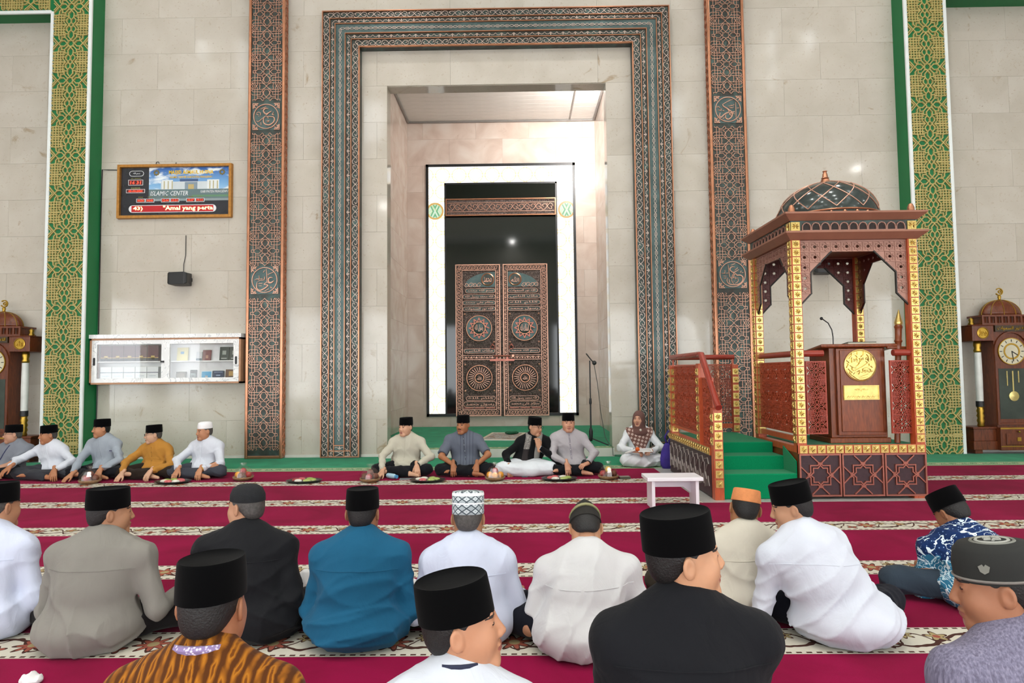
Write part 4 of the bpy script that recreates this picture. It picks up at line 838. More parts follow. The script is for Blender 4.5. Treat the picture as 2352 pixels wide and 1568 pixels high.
for nm, lb, x, z, w_, h_, col, deco in (('yellow_book', 'pale yellow book with blue emblem in the right half of the cabinet', -5.41, 1.673, .19, .23, '#d8cf96', [('emblem', -.15, .15, .5, .68, '#4f93b8')]), ('pale_booklet', 'small pale booklet leaning beside the maroon book', -5.12, 1.673, .1, .15, '#b9bdc0', [('photo', -.5, .5, 0, .25, '#4a5a66')]), ('maroon_book', 'maroon book on the upper right shelf', -4.99, 1.673, .14, .18, '#6a1f24', [('title', -.1, .2, .2, .5, '#a88068')]),
      ('dark_green_book', 'dark green book with round silver emblem beside its twin, left one', -4.69, 1.673, .16, .23, '#27352f', [('emblem', -.2, .2, .42, .72, '#9aa39a'), ('title', -.3, .3, .12, .17, '#c4c8c0')]), ('dark_green_book', 'dark green book with round silver emblem beside its twin, right one', -4.52, 1.673, .16, .23, '#27352f', [('emblem', -.2, .2, .42, .72, '#9aa39a'), ('title', -.3, .3, .12, .17, '#c4c8c0')]),
      ('grey_frame', 'grey framed certificate on the lower right shelf', -5.43, 1.317, .17, .17, '#6b655a', [('inner', -.38, .38, .12, .86, '#8b857a')]), ('black_ornament', 'black and silver shield ornament on the lower right shelf', -5.22, 1.317, .11, .2, '#23282a', [('star', -.4, .4, .2, .7, '#7d8a86'), ('centre', -.18, .18, .35, .55, '#2c3334')]), ('light_blue_book', 'light blue book with white border on the lower right shelf', -4.99, 1.317, .19, .18, '#cfe0ea', [('field', -.42, .42, .1, .92, '#4ba3d0'), ('emblem', -.12, .12, .3, .55, '#e3e3e0')]), ('navy_book', 'navy blue book with ruled border on the lower right shelf', -4.79, 1.317, .18, .18, '#1f3352', [('border', -.4, .4, .12, .16, '#8fa0b8'), ('title', -.2, .2, .5, .62, '#8fa0b8'), ('border', -.4, .4, .84, .88, '#8fa0b8')]), ('brown_book', 'brown book with gold eagle emblem on the lower right shelf', -4.57, 1.317, .19, .2, '#5c3a20', [('emblem', -.2, .2, .45, .85, '#b08a3c'), ('title', -.35, .35, .15, .28, '#c9b58a')])):
    book(nm, lb, x, z, w_, h_, .025, col, .12, -.055, deco, 'ornament' if 'ornament' in nm else 'certificate' if 'frame' in nm else 'book')
# ================================================================ grandfather clocks
CW = m_cwood()
def tall_clock(cx, label, face):
    t = thing('grandfather_clock', label, 'clock', (cx, -.002, .0115)); GB = plain('brass', '#b08d3a', .3, .9, .15)
    MB().bx(-.66, .66, -.36, 0, .06, .2).bx(-.64, .64, -.34, 0, .2, .40).bx(-.66, .66, -.36, 0, .40, .43).bx(-.28, .28, -.44, 0, .06, .43).bx(-.62, -.5, -.33, -.02, 0, .06).bx(.5, .62, -.33, -.02, 0, .06).build('base', CW, t, bevel=.006)
    dr = MB().bx(-.2, .2, -.455, -.44, .15, .33).build('drawer', CW, t, bevel=.006); MB().ball((0, -.47, .36), .018, 8, 6).box((0, -.458, .24), (.06, .008, .06)).build('drawer_knob', GB, dr); MB().bx(-.28, .28, -.445, -.44, .40, .425).bx(-.28, .28, -.445, -.44, .115, .13).build('brass_strip', GB, t)
    MB().bx(-.28, .28, -.38, -.0, .43, 2.1).build('case', CW, t)
    # hood boxes, columns
    for s_ in (-1, 1):
        a, b = sorted((s_*.28, s_*.63)); h = MB().bx(a, b, -.4, -.02, 1.835, 2.085).bx(a-.01, b+.01, -.41, -.01, 2.085, 2.1).build('hood_box', CW, t, bevel=.006)
        r = MB().lathe([(.095, 0), (.095, .008), (.08, .012), (.078, .004), (.001, .004)], 24).build('roundel', GB, h, (s_*.46, -.4, 1.965), (PI/2, 0, 0), auto=True); text('calligraphy', '\uFDF2' if s_ > 0 else arabic('محمد'), .12, .1, GB, h, (s_*.46, -.405, 1.965), .008)
        c = MB().lathe([(.052, 0), (.055, .42), (.05, .8)], 18).build('column', plain('column_white', '#d9dbd6', .35), t, (s_*.475, -.28, .85), auto=True)
        MB().lathe([(.04, 0), (.055, .02), (.045, .06), (.06, .1), (.045, .14), (.06, .18), (.045, .22), (.06, .26), (.045, .3), (.055, .33)], 16).build('column_foot', GB, c, (0, 0, -.42), smooth=True); MB().lathe([(.06, 0), (.06, .09)], 16).build('column_collar', m_black(), c, (0, 0, -.09)); MB().lathe([(.05, 0), (.06, .03), (.045, .07), (.06, .12), (.05, .19)], 16).build('column_head', GB, c, (0, 0, .8), smooth=True)
        MB().lathe([(.04, 0), (.05, .03), (.03, .06), (.045, .1), (.001, .14)], 12).build('urn', GB, h, (s_*.5, -.2, 2.1), smooth=True)
    # face
    ring = [(.0 + .215*math.cos(a), 1.66+.215*math.sin(a)) for a in [i*2*PI/30 for i in range(30)]]
    MB().line(arc((0, 1.66), .275, -.1, PI+.1, 16, 1.15), .035, .025, -.38).line([(-.272, .5), (-.272, 1.64)], .03, .025, -.38).line([(.272, .5), (.272, 1.64)], .03, .025, -.38).line([(-.272, .48), (.272, .48)], .04, .025, -.38).build('door_frame', CW, t)
    MB().prism(ring, -.392, -.38).build('dial', plain('dial_cream', '#cfc9ae', .35), t); MB().line(ring, .016, .016, -.38, True).build('dial_rim', GB, t); MB().line([(.12*math.cos(a), 1.66+.12*math.sin(a)) for a in [i*2*PI/24 for i in range(24)]], .03, .006, -.39, True).build('dial_ring', GB, t)
    tk_ = MB()
    for k in range(12): a = k*PI/6; tk_.seg((.16*math.cos(a), 1.66+.16*math.sin(a)), (.19*math.cos(a), 1.66+.19*math.sin(a)), .012, .004, -.392)
    tk_.build('numerals', m_black(), t); MB().seg((0, 1.66), (.09, 1.6), .014, .006, -.394).seg((0, 1.66), (.02, 1.5), .012, .006, -.395).build('hands', m_black(), t)
    MB().bx(-.225, .225, -.384, -.381, .56, 1.38).build('door_glass', plain('clock_glass', '#3c4640', .06, 0, .5, 2), t)
    MB().lathe([(.08, 0), (.08, .012), (.001, .02)], 20).build('pendulum_bob', plain('pale_brass', '#c9b878', .25, .8), t, (0, -.386, .93), (PI/2, 0, 0), auto=True); MB().bx(-.01, .01, -.39, -.385, .95, 1.34).bx(-.1, -.085, -.39, -.385, 1.1, 1.34).bx(.085, .1, -.39, -.385, 1.15, 1.34).build('pendulum_rod', plain('pale_brass', '#c9b878'), t)
    # frieze and dome
    MB().bx(-.27, .27, -.42, -.385, 1.985, 2.085).build('letter_frieze', plain('frieze_dark', '#3a2a14', .4), t); text('calligraphy', arabic('الله نور السموات'), .48, .07, GB, t, (0, -.42, 2.035), .01)
    g = MB().bx(-.43, .43, -.36, -.0, 2.1, 2.13).bx(-.43, .43, -.36, -.0, 2.235, 2.265).bx(-.4, .4, -.3, -.03, 2.13, 2.235)
    for k in range(9): g.bx(-.43+.1045*k, -.405+.1045*k, -.36, -.33, 2.13, 2.235)
    g.build('gallery', CW, t)
    d = MB().lathe([(.33*math.cos(a), .26*math.sin(a)) for a in [i*PI/2/10 for i in range(10)]]+[(.003, .26)], 32, sy=.5).build('dome', CW, t, (0, -.18, 2.265), smooth=True)
    for k in range(10): th = k*PI/5+.15; MB().tube([(.333*math.cos(a)*math.cos(th), .1665*math.cos(a)*math.sin(th), .263*math.sin(a)) for a in [i*PI/2/8*.97 for i in range(9)]], .006, 5).build('dome_rib', GB, d)
    MB().lathe([(.03, 0), (.02, .03), (.03, .06), (.012, .09)], 12).build('finial', GB, d, (0, 0, .255), smooth=True); MB().line(arc((0, .15), .055, -PI*.8, PI*.72, 14), .02, .02).line(arc((.012, .15), .022, 0, 2*PI, 8), .014, .02).build('crescent', GB, d, (0, .01, .25))
tall_clock(8.4, 'grandfather clock with brass dial and domed top at the right edge', 1); tall_clock(-8.42, 'wooden grandfather clock half out of frame at the left edge', 1)
# ================================================================ microphone stand, prayer rug, bench, bag
t = thing('microphone_stand', 'black microphone stand on tripod legs at the right of the niche', 'microphone stand', (1.55, -.03, .163))
MB().tube([(0, 0, .12), (0, 0, .75), (0, 0, .752), (0, 0, 1.44)], [.014, .014, .011, .011], 10).build('pole', m_black(), t)
MB().lathe([(.022, 0), (.03, .05), (.035, .16), (.02, .22)], 12).build('hub', m_black(), t, (0, 0, .08), smooth=True); MB().lathe([(.02, 0), (.024, .03), (.018, .1)], 10).build('collar', m_black(), t, (0, 0, .7))
for a in (-.25, 2.2, 4.3): MB().tube([(0, 0, .13), (.3*math.cos(a), .16*math.sin(a), .012)], .011, 8).build('leg', m_black(), t)
b = MB().tube([(-.06, 0, 1.56), (.03, -.02, 1.44), (.05, -.02, 1.42)], .010, 8).build('boom', m_black(), t); MB().ball((.075, -.02, 1.40), .038, 12, 8).build('microphone_head', m_black(), b, smooth=True)
tag(MB().tube([(1.62, -.04, 1.54), (1.68, .0, 1.2), (1.74, .1, .7), (1.80, .05, .3), (1.86, -.02, .18), (1.875, -.27, .16), (1.88, -.28, .03), (1.98, -.3, .018), (2.2, -.3, .018)], .006, 5).build('microphone_cable', plain('grey_cable', '#4c4c4a', .5)), 'thin grey cable trailing from the microphone stand to the floor', 'cable')
def rug_print():
    t_ = MT('rug_print').set(.9, 0, .1); x, y, z = t_.xyz(); n = t_.voro(14)
    c = t_.ramp(n, [(.2, '#7e8fa0'), (.45, '#b6b2a4'), (.7, '#8f7f72')]); e = (x.abs().gt(.3)).mx(y.abs().gt(.62)); c = t_.mix(e, c, '#c9c2ae'); t_.color(c); return t_.mat
t = thing('prayer_rug', 'pale patterned prayer rug spread on the green niche carpet', 'rug', (.03, 1.78, .162), -.12)
MB().bx(-.36, .36, -.7, .7, 0, .009).build('field', rug_print(), t); MB().bx(-.36, .36, -.78, -.7, 0, .006).bx(-.36, .36, .7, .78, 0, .006).build('fringe', plain('fringe_white', '#e2e0da', .9), t)
t = MB(); 
for a in range(9): t.ball((.05*math.cos(a*2.4)*a/4, .04*math.sin(a*1.9)*a/4, .03), .055, 8, 6, (1.3, 1, .5))
tag(t.build('folded_cloth', plain('dark_green_cloth', '#0c5234', .9, 0, .3), None, (.16, 2.1, .172), smooth=True), 'crumpled dark green cloth on the prayer rug', 'cloth')
t = thing('white_bench', 'low white wooden bench standing before the pulpit steps', 'bench', (0, 0, .013)); WB = plain('bench_white', '#ece9ee', .35, 0, .03)
MB().bx(1.62, 2.18, -4.45, -4.13, .282, .318).build('seat', WB, t, bevel=.004)
MB().bx(1.668, 1.70, -4.425, -4.17, 0, .282).build('leg', WB, t); MB().bx(2.108, 2.14, -4.425, -4.17, 0, .282).build('leg', WB, t); MB().bx(1.70, 2.108, -4.23, -4.2, .19, .282).build('apron', WB, t); MB().prism([(2.108, .19), (2.03, .19), (2.108, .13)], -4.23, -4.2).build('bracket', WB, t)
t = thing('purple_bag', 'purple cloth drawstring bag on the floor beside the pulpit', 'bag', (2.46, -1.66, .012))
MB().lathe([(.07, 0), (.1, .05), (.105, .14), (.085, .25), (.05, .33), (.03, .36)], 18, sx=1.0, sy=.6).build('sack', plain('purple_cloth', '#3b2a86', .8, 0, .25, 10, .5, 12), t, smooth=True); MB().tube([(.0, 0, .34), (-.03, 0, .45), (.02, 0, .54), (.05, 0, .45), (.02, 0, .35)], .014, 8).build('handle', plain('purple_cloth', '#3b2a86'), t, smooth=True)
# ================================================================ refreshments on the carpet
def cling(): return plain('cling_film', '#cfd3d2', .2)
FZ = .013
@custom('cling_film_clear')
def m_film(t):
    tr_ = t.node('ShaderNodeBsdfTransparent'); gl = t.node('ShaderNodeBsdfGlossy'); gl.inputs['Roughness'].default_value = .15
    mx2 = t.node('ShaderNodeMixShader'); mx2.inputs[0].default_value = .09; t.link(tr_.outputs[0], mx2.inputs[1]); t.link(gl.outputs[0], mx2.inputs[2]); t.link(mx2.outputs[0], t.nt.nodes['Material Output'].inputs[0])
FOODC = {'green': plain('melon_green', '#9fb253', .5), 'pink': plain('watermelon', '#d05a5e', .5), 'white': plain('cake_white', '#e4ded0', .6), 'yellow': plain('yellow_cake', '#d8b048', .6), 'brown': plain('brown_snack', '#6b3a26', .6), 'orange': plain('orange_skin', '#e59a1e', .5, 0, .1, 30), 'red': plain('red_apple', '#a12b2b', .35)}
def platter(label, x, y, foods):
    t = thing('food_platter', label, 'platter', (x, y, FZ), group='oval snack platters')
    MB().lathe([(.17, 0), (.2, .012), (.235, .03), (.225, .032), (.19, .016), (.001, .014)], 28, sy=.72).build('tray', m_black(), t, auto=True)
    for k, f in enumerate(foods):
        a = k*2*PI/len(foods); MB().ball((.11*math.cos(a), .075*math.sin(a), .03), .045, 10, 6, (1.15, .9, .5)).build('snack', FOODC[f], t, smooth=True)
    MB().lathe([(.225, .03), (.19, .05), (.1, .058), (.001, .06)], 24, sy=.72).build('cling_film', m_film(), t, smooth=True)
platter('oval snack platter before the man in white with a white cap', -4.19, -2.55, ['pink', 'pink', 'green', 'green', 'white', 'pink', 'white'])
platter('oval snack platter alone between the two groups of seated men', -2.46, -2.58, ['green', 'green', 'pink', 'red', 'white', 'green'])
platter('oval snack platter before the men in cream and grey shirts', -.85, -2.6, ['green', 'green', 'white', 'white', 'pink', 'green'])
platter('oval snack platter before the man in the pale grey shirt', .85, -2.58, ['green', 'white', 'pink', 'pink', 'white', 'green'])
def fruit(label, x, y, fr_):
    t = thing('fruit_basket', label, 'fruit basket', (x, y, FZ), group='wrapped fruit baskets')
    MB().lathe([(.09, 0), (.13, .03), (.135, .05), (.12, .045), (.085, .012), (.001, .01)], 20).build('basket', plain('rattan', '#8a6a4a', .7, 0, .3, 40, .5, 60), t, smooth=True)
    for k, f in enumerate(fr_):
        a = k*2*PI/max(1, len(fr_)-1); r = .07 if k < len(fr_)-1 else 0; MB().ball((r*math.cos(a), r*math.sin(a), .07 if r else .12), .042, 12, 8).build('fruit', FOODC[f], t, smooth=True)
    MB().lathe([(.135, .05), (.125, .1), (.08, .16), (.03, .19), (.05, .225), (.001, .2)], 14).build('wrapping', m_film(), t)
fruit('wrapped basket of dark snacks before the man in the grey-blue shirt', -5.3, -2.52, ['brown', 'red', 'brown', 'red', 'brown']); fruit('wrapped basket with oranges seen over the black knitted cap', -3.35, -2.36, ['red', 'orange', 'orange', 'brown', 'red'])
fruit('wrapped basket of fruit behind the blue-shirted man, near the pale bottle', -1.6, -2.58, ['brown', 'red', 'brown', 'red', 'brown']); fruit('wrapped basket full of oranges in the middle of the carpet', .02, -2.55, ['orange', 'orange', 'orange', 'orange', 'red']); fruit('wrapped basket of brown snacks at the right end of the row', 1.49, -2.53, ['brown', 'brown', 'red', 'brown', 'yellow'])
t = thing('pale_bottle', 'small pale blue bottle lying on the carpet by the man in cream', 'bottle', (-1.36, -2.36, FZ+.035)); t.rotation_euler = (PI/2, 0, .9)
MB().lathe([(.03, -.09), (.034, -.08), (.034, .04), (.02, .07)], 16).build('bottle_body', plain('pale_blue_plastic', '#a9cfe0', .3), t, auto=True); MB().lathe([(.024, .07), (.024, .1)], 14).build('cap', plain('cap_blue', '#4f94c4', .4), t)
for nm, lb, x, y, w_, d_, h_, col, ct in (('mobile_phone', 'mobile phone lying before the man in the white sarong', .40, -2.27, .075, .15, .009, '#5d6a70', 'phone'), ('printed_leaflet', 'printed leaflet lying by the pale blue bottle', -1.12, -2.4, .26, .16, .004, '#a7a8a4', 'leaflet'), ('snack_box', 'small dark box beside the rightmost fruit basket', 1.7, -2.52, .14, .1, .03, '#4c4a3c', 'box')):
    t = thing(nm, lb, ct, (x, y, FZ), .1); MB().bx(-w_/2, w_/2, -d_/2, d_/2, 0, h_).build('body', plain('c_'+col[1:], col, .35), t, bevel=.002); MB().bx(-w_/2+.006, w_/2-.006, -d_/2+.01, d_/2-.01, h_, h_+.001).build('screen' if 'phone' in nm else 'print', plain('c2_'+col[1:], '#24303a' if 'phone' in nm else '#7d8388' if 'leaf' in nm else '#6d6a55', .3), t)
# ================================================================ people: smooth blended volumes turned into skin and clothes
def A3(*p): return np.array(p, float)
def rc(P, a, b, ra, rb):
    a, b = A3(*a), A3(*b); ab = b-a; t = np.clip(((P-a)@ab)/max(ab@ab, 1e-9), 0, 1)
    return np.linalg.norm(P-(a+t[:, None]*ab), axis=1)-(ra+(rb-ra)*t)
def ecap(P, a, b, ra, rb, q, R=None):
    """capsule whose cross-section is squeezed front to back by q (in the frame R)"""
    a, b = A3(*a), A3(*b); ab = b-a; t = np.clip(((P-a)@ab)/max(ab@ab, 1e-9), 0, 1); D = P-(a+t[:, None]*ab)
    if R is not None: D = D@R
    D = D*A3(1, 1/q, 1); return (np.linalg.norm(D, axis=1)-(ra+(rb-ra)*t))*(.5+.5*q)
def ell(P, c, r, R=None):
    D = P-A3(*c)
    if R is not None: D = D@R
    r = A3(*r); k0 = np.linalg.norm(D/r, axis=1); k1 = np.linalg.norm(D/(r*r), axis=1); return k0*(k0-1)/np.maximum(k1, 1e-9)
def smin(a, b, k):
    h = np.maximum(k-np.abs(a-b), 0)/k; return np.minimum(a, b)-h*h*k*.25
def smax(a, b, k): return -smin(-a, -b, k)
def mesh_sdf(fn, lo, hi, h):
    """surface nets on a grid that is only filled near the surface"""
    lo = A3(*lo)-2*h; n = (np.ceil((A3(*hi)+2*h-lo)/h)+1).astype(int); B = 4; nb = -(-n//B); n = nb*B
    ci = np.stack(np.meshgrid(*[np.arange(k) for k in nb], indexing='ij'), -1).reshape(-1, 3)
    cv = fn(lo+(ci*B+1.5)*h); F = np.repeat(np.repeat(np.repeat(cv.reshape(nb), B, 0), B, 1), B, 2).astype(np.float32)
    act = ci[np.abs(cv) < 5.2*h]; off = np.stack(np.meshgrid(*[np.arange(B)]*3, indexing='ij'), -1).reshape(-1, 3)
    pi_ = (act[:, None, :]*B+off[None]).reshape(-1, 3); F[pi_[:, 0], pi_[:, 1], pi_[:, 2]] = fn(lo+pi_*h)
    S_ = F < 0; c8 = [S_[i:n[0]-1+i, j:n[1]-1+j, k:n[2]-1+k] for i in (0, 1) for j in (0, 1) for k in (0, 1)]
    cnt = sum(c.astype(np.int8) for c in c8); cells = np.argwhere((cnt > 0) & (cnt < 8))
    idx = -np.ones(tuple(n-1), np.int64); idx[cells[:, 0], cells[:, 1], cells[:, 2]] = np.arange(len(cells))
    acc = np.zeros((len(cells), 3)); num = np.zeros(len(cells)); cor = [A3(i, j, k) for i in (0, 1) for j in (0, 1) for k in (0, 1)]
    val = [F[cells[:, 0]+int(c[0]), cells[:, 1]+int(c[1]), cells[:, 2]+int(c[2])] for c in cor]
    for a in range(8):
        for b in range(a+1, 8):
            if np.abs(cor[a]-cor[b]).sum() != 1: continue
            m = (val[a] < 0) != (val[b] < 0); t = val[a]/np.where(m, val[a]-val[b], 1); acc += np.where(m[:, None], cor[a]+t[:, None]*(cor[b]-cor[a]), 0); num += m
    V_ = lo+(cells+acc/np.maximum(num, 1)[:, None])*h; Q = []
    for ax in range(3):
        u, v = [(1, 2), (2, 0), (0, 1)][ax]; a = S_[tuple(slice(1, -1) if d != ax else slice(0, -1) for d in range(3))]; b = S_[tuple(slice(1, -1) if d != ax else slice(1, None) for d in range(3))]
        e = np.argwhere(a != b); flip = a[tuple(e.T)]
        base = e.copy(); base[:, u] += 1; base[:, v] += 1
        def cell(du, dv): q = base.copy(); q[:, u] -= du; q[:, v] -= dv; return idx[q[:, 0], q[:, 1], q[:, 2]]
        q = np.stack([cell(0, 0), cell(1, 0), cell(1, 1), cell(0, 1)], 1); q[~flip] = q[~flip][:, ::-1]; Q.append(q)
    Q = np.concatenate(Q); return V_, Q[(Q >= 0).all(1)]
def to_mesh(name, parts, mats, midx=None):
    vs, fs, off = [], [], 0
    for V_, Q in parts: vs.append(V_); fs.append(Q+off); off += len(V_)
    V_, Q = np.concatenate(vs), np.concatenate(fs); V_[:, 2] = np.maximum(V_[:, 2], .001 if name in ('body', 'shirt', 'trousers') else -9); me = bpy.data.meshes.new(name); me.vertices.add(len(V_)); me.vertices.foreach_set('co', V_.astype(np.float32).ravel())
    me.loops.add(len(Q)*4); me.loops.foreach_set('vertex_index', Q.astype(np.int32).ravel()); me.polygons.add(len(Q)); me.polygons.foreach_set('loop_start', np.arange(0, len(Q)*4, 4, dtype=np.int32))
    me.polygons.foreach_set('loop_total', np.full(len(Q), 4, np.int32))
    for m in mats: me.materials.append(m)
    if midx is not None: me.polygons.foreach_set('material_index', midx(V_[Q].mean(1)).astype(np.int32))
    me.update(calc_edges=True); me.validate(); me.shade_smooth(); return me
def rotm(yaw=0, pitch=0, roll=0):
    """yaw + turns the face to the figure's own left (towards +x when facing -y), pitch + bows the head, roll + tips it to +x"""
    return np.array((Matrix.Rotation(yaw, 3, 'Z') @ Matrix.Rotation(pitch, 3, 'X') @ Matrix.Rotation(roll, 3, 'Y')))
def folds(P, seed, amp):
    """creases: slanted ridges that gather towards the waist, long drapes above"""
    r = np.random.RandomState(seed); out = 0
    zl = np.clip((.46-P[:, 2])/.34, 0, 1)
    for i in range(5):
        lowf = i < 3; d = r.randn(3)*(A3(.55, .5, 1) if lowf else A3(1, 1, .45)); d /= np.linalg.norm(d); f = r.uniform(30, 58) if lowf else r.uniform(18, 34)
        w1, w2 = r.randn(3), r.randn(3); ph = P@d*f+1.7*np.sin(P@w1*5+r.uniform(0, 6))+1.2*np.sin(P@w2*9+r.uniform(0, 6))
        rid = (1-np.abs(np.sin(ph*.5)))**2.2-.25; g = np.clip(.5+.9*np.sin(P@r.randn(3)*5.5+r.uniform(0, 6)), 0, 1); out = out-rid*g*(.35+.9*zl if lowf else .55)
    return out*amp
def cloth(name, col, rough=.85, bump=.35, pattern=None):
    if name in MATS: return MATS[name]
    t = MT(name).set(rough, 0, .15, .05); c = lin(col); n = t.noise(4, 3, .5)
    if pattern: t.color(pattern(t))
    else: t.color(t.ramp(n, [(.3, tuple(x*.93 for x in c[:3])), (.7, tuple(min(1, x*1.05) for x in c[:3]))]))
    wv = t.noise(9, 3, 1.4, t.coord((1, 1, .55))); fine = t.noise(260, 2); t.bump(wv*1.0 + fine*.04, bump, .02); MATS[name] = t.mat; return t.mat
def velvet(): 
    if 'black_velvet' not in MATS:
        t = MT('black_velvet').set(.95, 0, .05, .04); t.color('#050506'); t.bump(t.noise(200, 2), .1, .002); MATS['black_velvet'] = t.mat
    return MATS['black_velvet']
HAIR = plain('black_hair', '#141211', .6, 0, .3, 60, .6, 180); GHAIR = plain('grey_hair', '#4a4744', .6, 0, .4, 80, .6, 180)
LIPS, EYE, BROW = plain('lips', '#9a5c50', .5), plain('eye_dark', '#1a1412', .3), plain('brow', '#2a201b', .8)
SKIN = {}
def skin(col):
    if col not in SKIN:
        t = MT('skin_'+col[1:]).set(.5, 0, .35); c = lin(col); n = t.noise(14, 4, .4)
        t.color(t.ramp(n, [(.3, tuple(x*.9 for x in c[:3])), (.7, tuple(min(1, x*1.06) for x in c[:3]))])); t.b.inputs['Subsurface Weight'].default_value = .06; t.b.inputs['Subsurface Radius'].default_value = (.01, .004, .002)
        SKIN[col] = t.mat
    return SKIN[col]
def head_sdf(P, chub=0):
    d = ell(P, (0, .012, .03), (.0755, .093, .088)); d = smin(d, ell(P, (0, -.028, -.035), (.058+chub, .064, .084)), .05); d = smin(d, rc(P, (-.022, -.07, -.1), (.022, -.07, -.1), .02+chub*.5, .02+chub*.5), .04)
    for s_ in (-1, 1):
        d = smin(d, ell(P, (s_*.036, -.058, -.03), (.028+chub*.6, .028, .034)), .025); d = smin(d, ell(P, (s_*.05, -.01, -.06), (.022+chub, .045, .045)), .03)
    d = smin(d, rc(P, (-.034, -.081, .032), (.034, -.081, .032), .0085, .0085), .02)
    for s_ in (-1, 1): d = smax(d, -ell(P, (s_*.031, -.106, .012), (.021, .022, .012)), .012)
    for s_ in (-1, 1): d = smin(d, ell(P, (s_*.031, -.079, .011), (.0145, .0125, .0095)), .006)
    d = smin(d, rc(P, (0, -.089, .018), (0, -.108, -.026), .0075, .0115), .014)
    for s_ in (-1, 1): d = smin(d, ell(P, (s_*.0125, -.098, -.032), (.009, .011, .008)), .008)
    d = smin(d, ell(P, (0, -.092, -.058), (.023, .011, .0065)), .008); d = smin(d, ell(P, (0, -.090, -.071), (.019, .011, .0075)), .008)
    for s_ in (-1, 1):
        e = ell(P, (s_*.082, .012, .0), (.0085, .02, .032), np.array(Matrix.Rotation(-s_*.35, 3, 'Z'))); e = smax(e, -ell(P, (s_*.092, .008, .004), (.007, .011, .018)), .006); d = smin(d, e, .008)
    return d
def face_index(p):
    """which bit of the head is lip, eye line or brow"""
    x, y, z = p[:, 0], p[:, 1], p[:, 2]; m = np.zeros(len(p)); f = y < -.06
    m[f & (((x/.024)**2+((z+.0645)/.0125)**2) < 1) & (y < -.085)] = 1
    m[f & (((np.abs(x)-.031)/.0125)**2+((z-.0105)/.0048)**2 < 1)] = 2
    m[f & (np.abs(np.abs(x)-.033) < .017) & (np.abs(z-.033+((np.abs(x)-.033)**2)*14) < .0034)] = 3
    return m
HEADM = {}
def head_parts(h, chub=0):
    k = (h, chub)
    if k not in HEADM:
        V_, Q = mesh_sdf(lambda P: head_sdf(P, chub), (-.1, -.125, -.13), (.1, .115, .125), h); HEADM[k] = (V_, Q, face_index(V_[Q].mean(1)))
    return HEADM[k]
def hand_sdf(P, s_, curl, spread=1):
    d = rc(P, (-.05, 0, 0), (.02, 0, 0), .024, .023)
    ys = [-.031, -.0105, .0105, .030]; Ls = [.058, .074, .078, .068]; ys = [y*-s_ for y in ys]
    for y in ys: d = smin(d, rc(P, (.012, y*.65, 0), (.086, y, .002), .0135, .0115), .018)
    for i, (y, L) in enumerate(zip(ys, Ls)):
        p = A3(.088, y, .002); a = .12+curl*.35; fan = y*1.6*spread
        for j, fr_ in enumerate((.45, .3, .25)):
            dr = A3(math.cos(a), fan, -math.sin(a)); q = p+dr*L*fr_; d = smin(d, rc(P, p, q, .0092-.0007*j, .0086-.0007*j), .004); p = q; a += curl*(.75 if j == 0 else .55)
    t0, t1, t2, t3 = A3(.012, s_*.02, -.004), A3(.042, s_*.044, -.014), A3(.068, s_*.054, -.022), A3(.09, s_*.052, -.03)
    d = smin(d, rc(P, t0, t1, .016, .0125), .014); d = smin(d, rc(P, t1, t2, .0115, .0105), .006); return smin(d, rc(P, t2, t3, .0102, .0085), .004)
HANDM = {}
def hand_parts(s_, curl, h):
    k = (s_, curl, h)
    if k not in HANDM: HANDM[k] = mesh_sdf(lambda P: hand_sdf(P, s_, curl), (-.08, -.075, -.11), (.19, .075, .04), h)
    return HANDM[k]
def frame(fwd, up):
    x = A3(*fwd); x /= np.linalg.norm(x); z = A3(*up)-x*(A3(*up)@x); z /= np.linalg.norm(z); return np.stack([x, np.cross(z, x), z], 1)
def ik(S_, W_, l1, l2, pole):
    S_, W_, pole = A3(*S_), A3(*W_), A3(*pole); d = W_-S_; L = np.linalg.norm(d); m = (l1+l2)*.995
    if L > m: W_ = S_+d/L*m; L = m; d = W_-S_
    u = d/L; a = (l1*l1-l2*l2+L*L)/(2*L); hgt = math.sqrt(max(l1*l1-a*a, 0)); pv = pole-u*(pole@u); pv /= np.linalg.norm(pv)+1e-9
    return S_+u*a+pv*hgt, W_
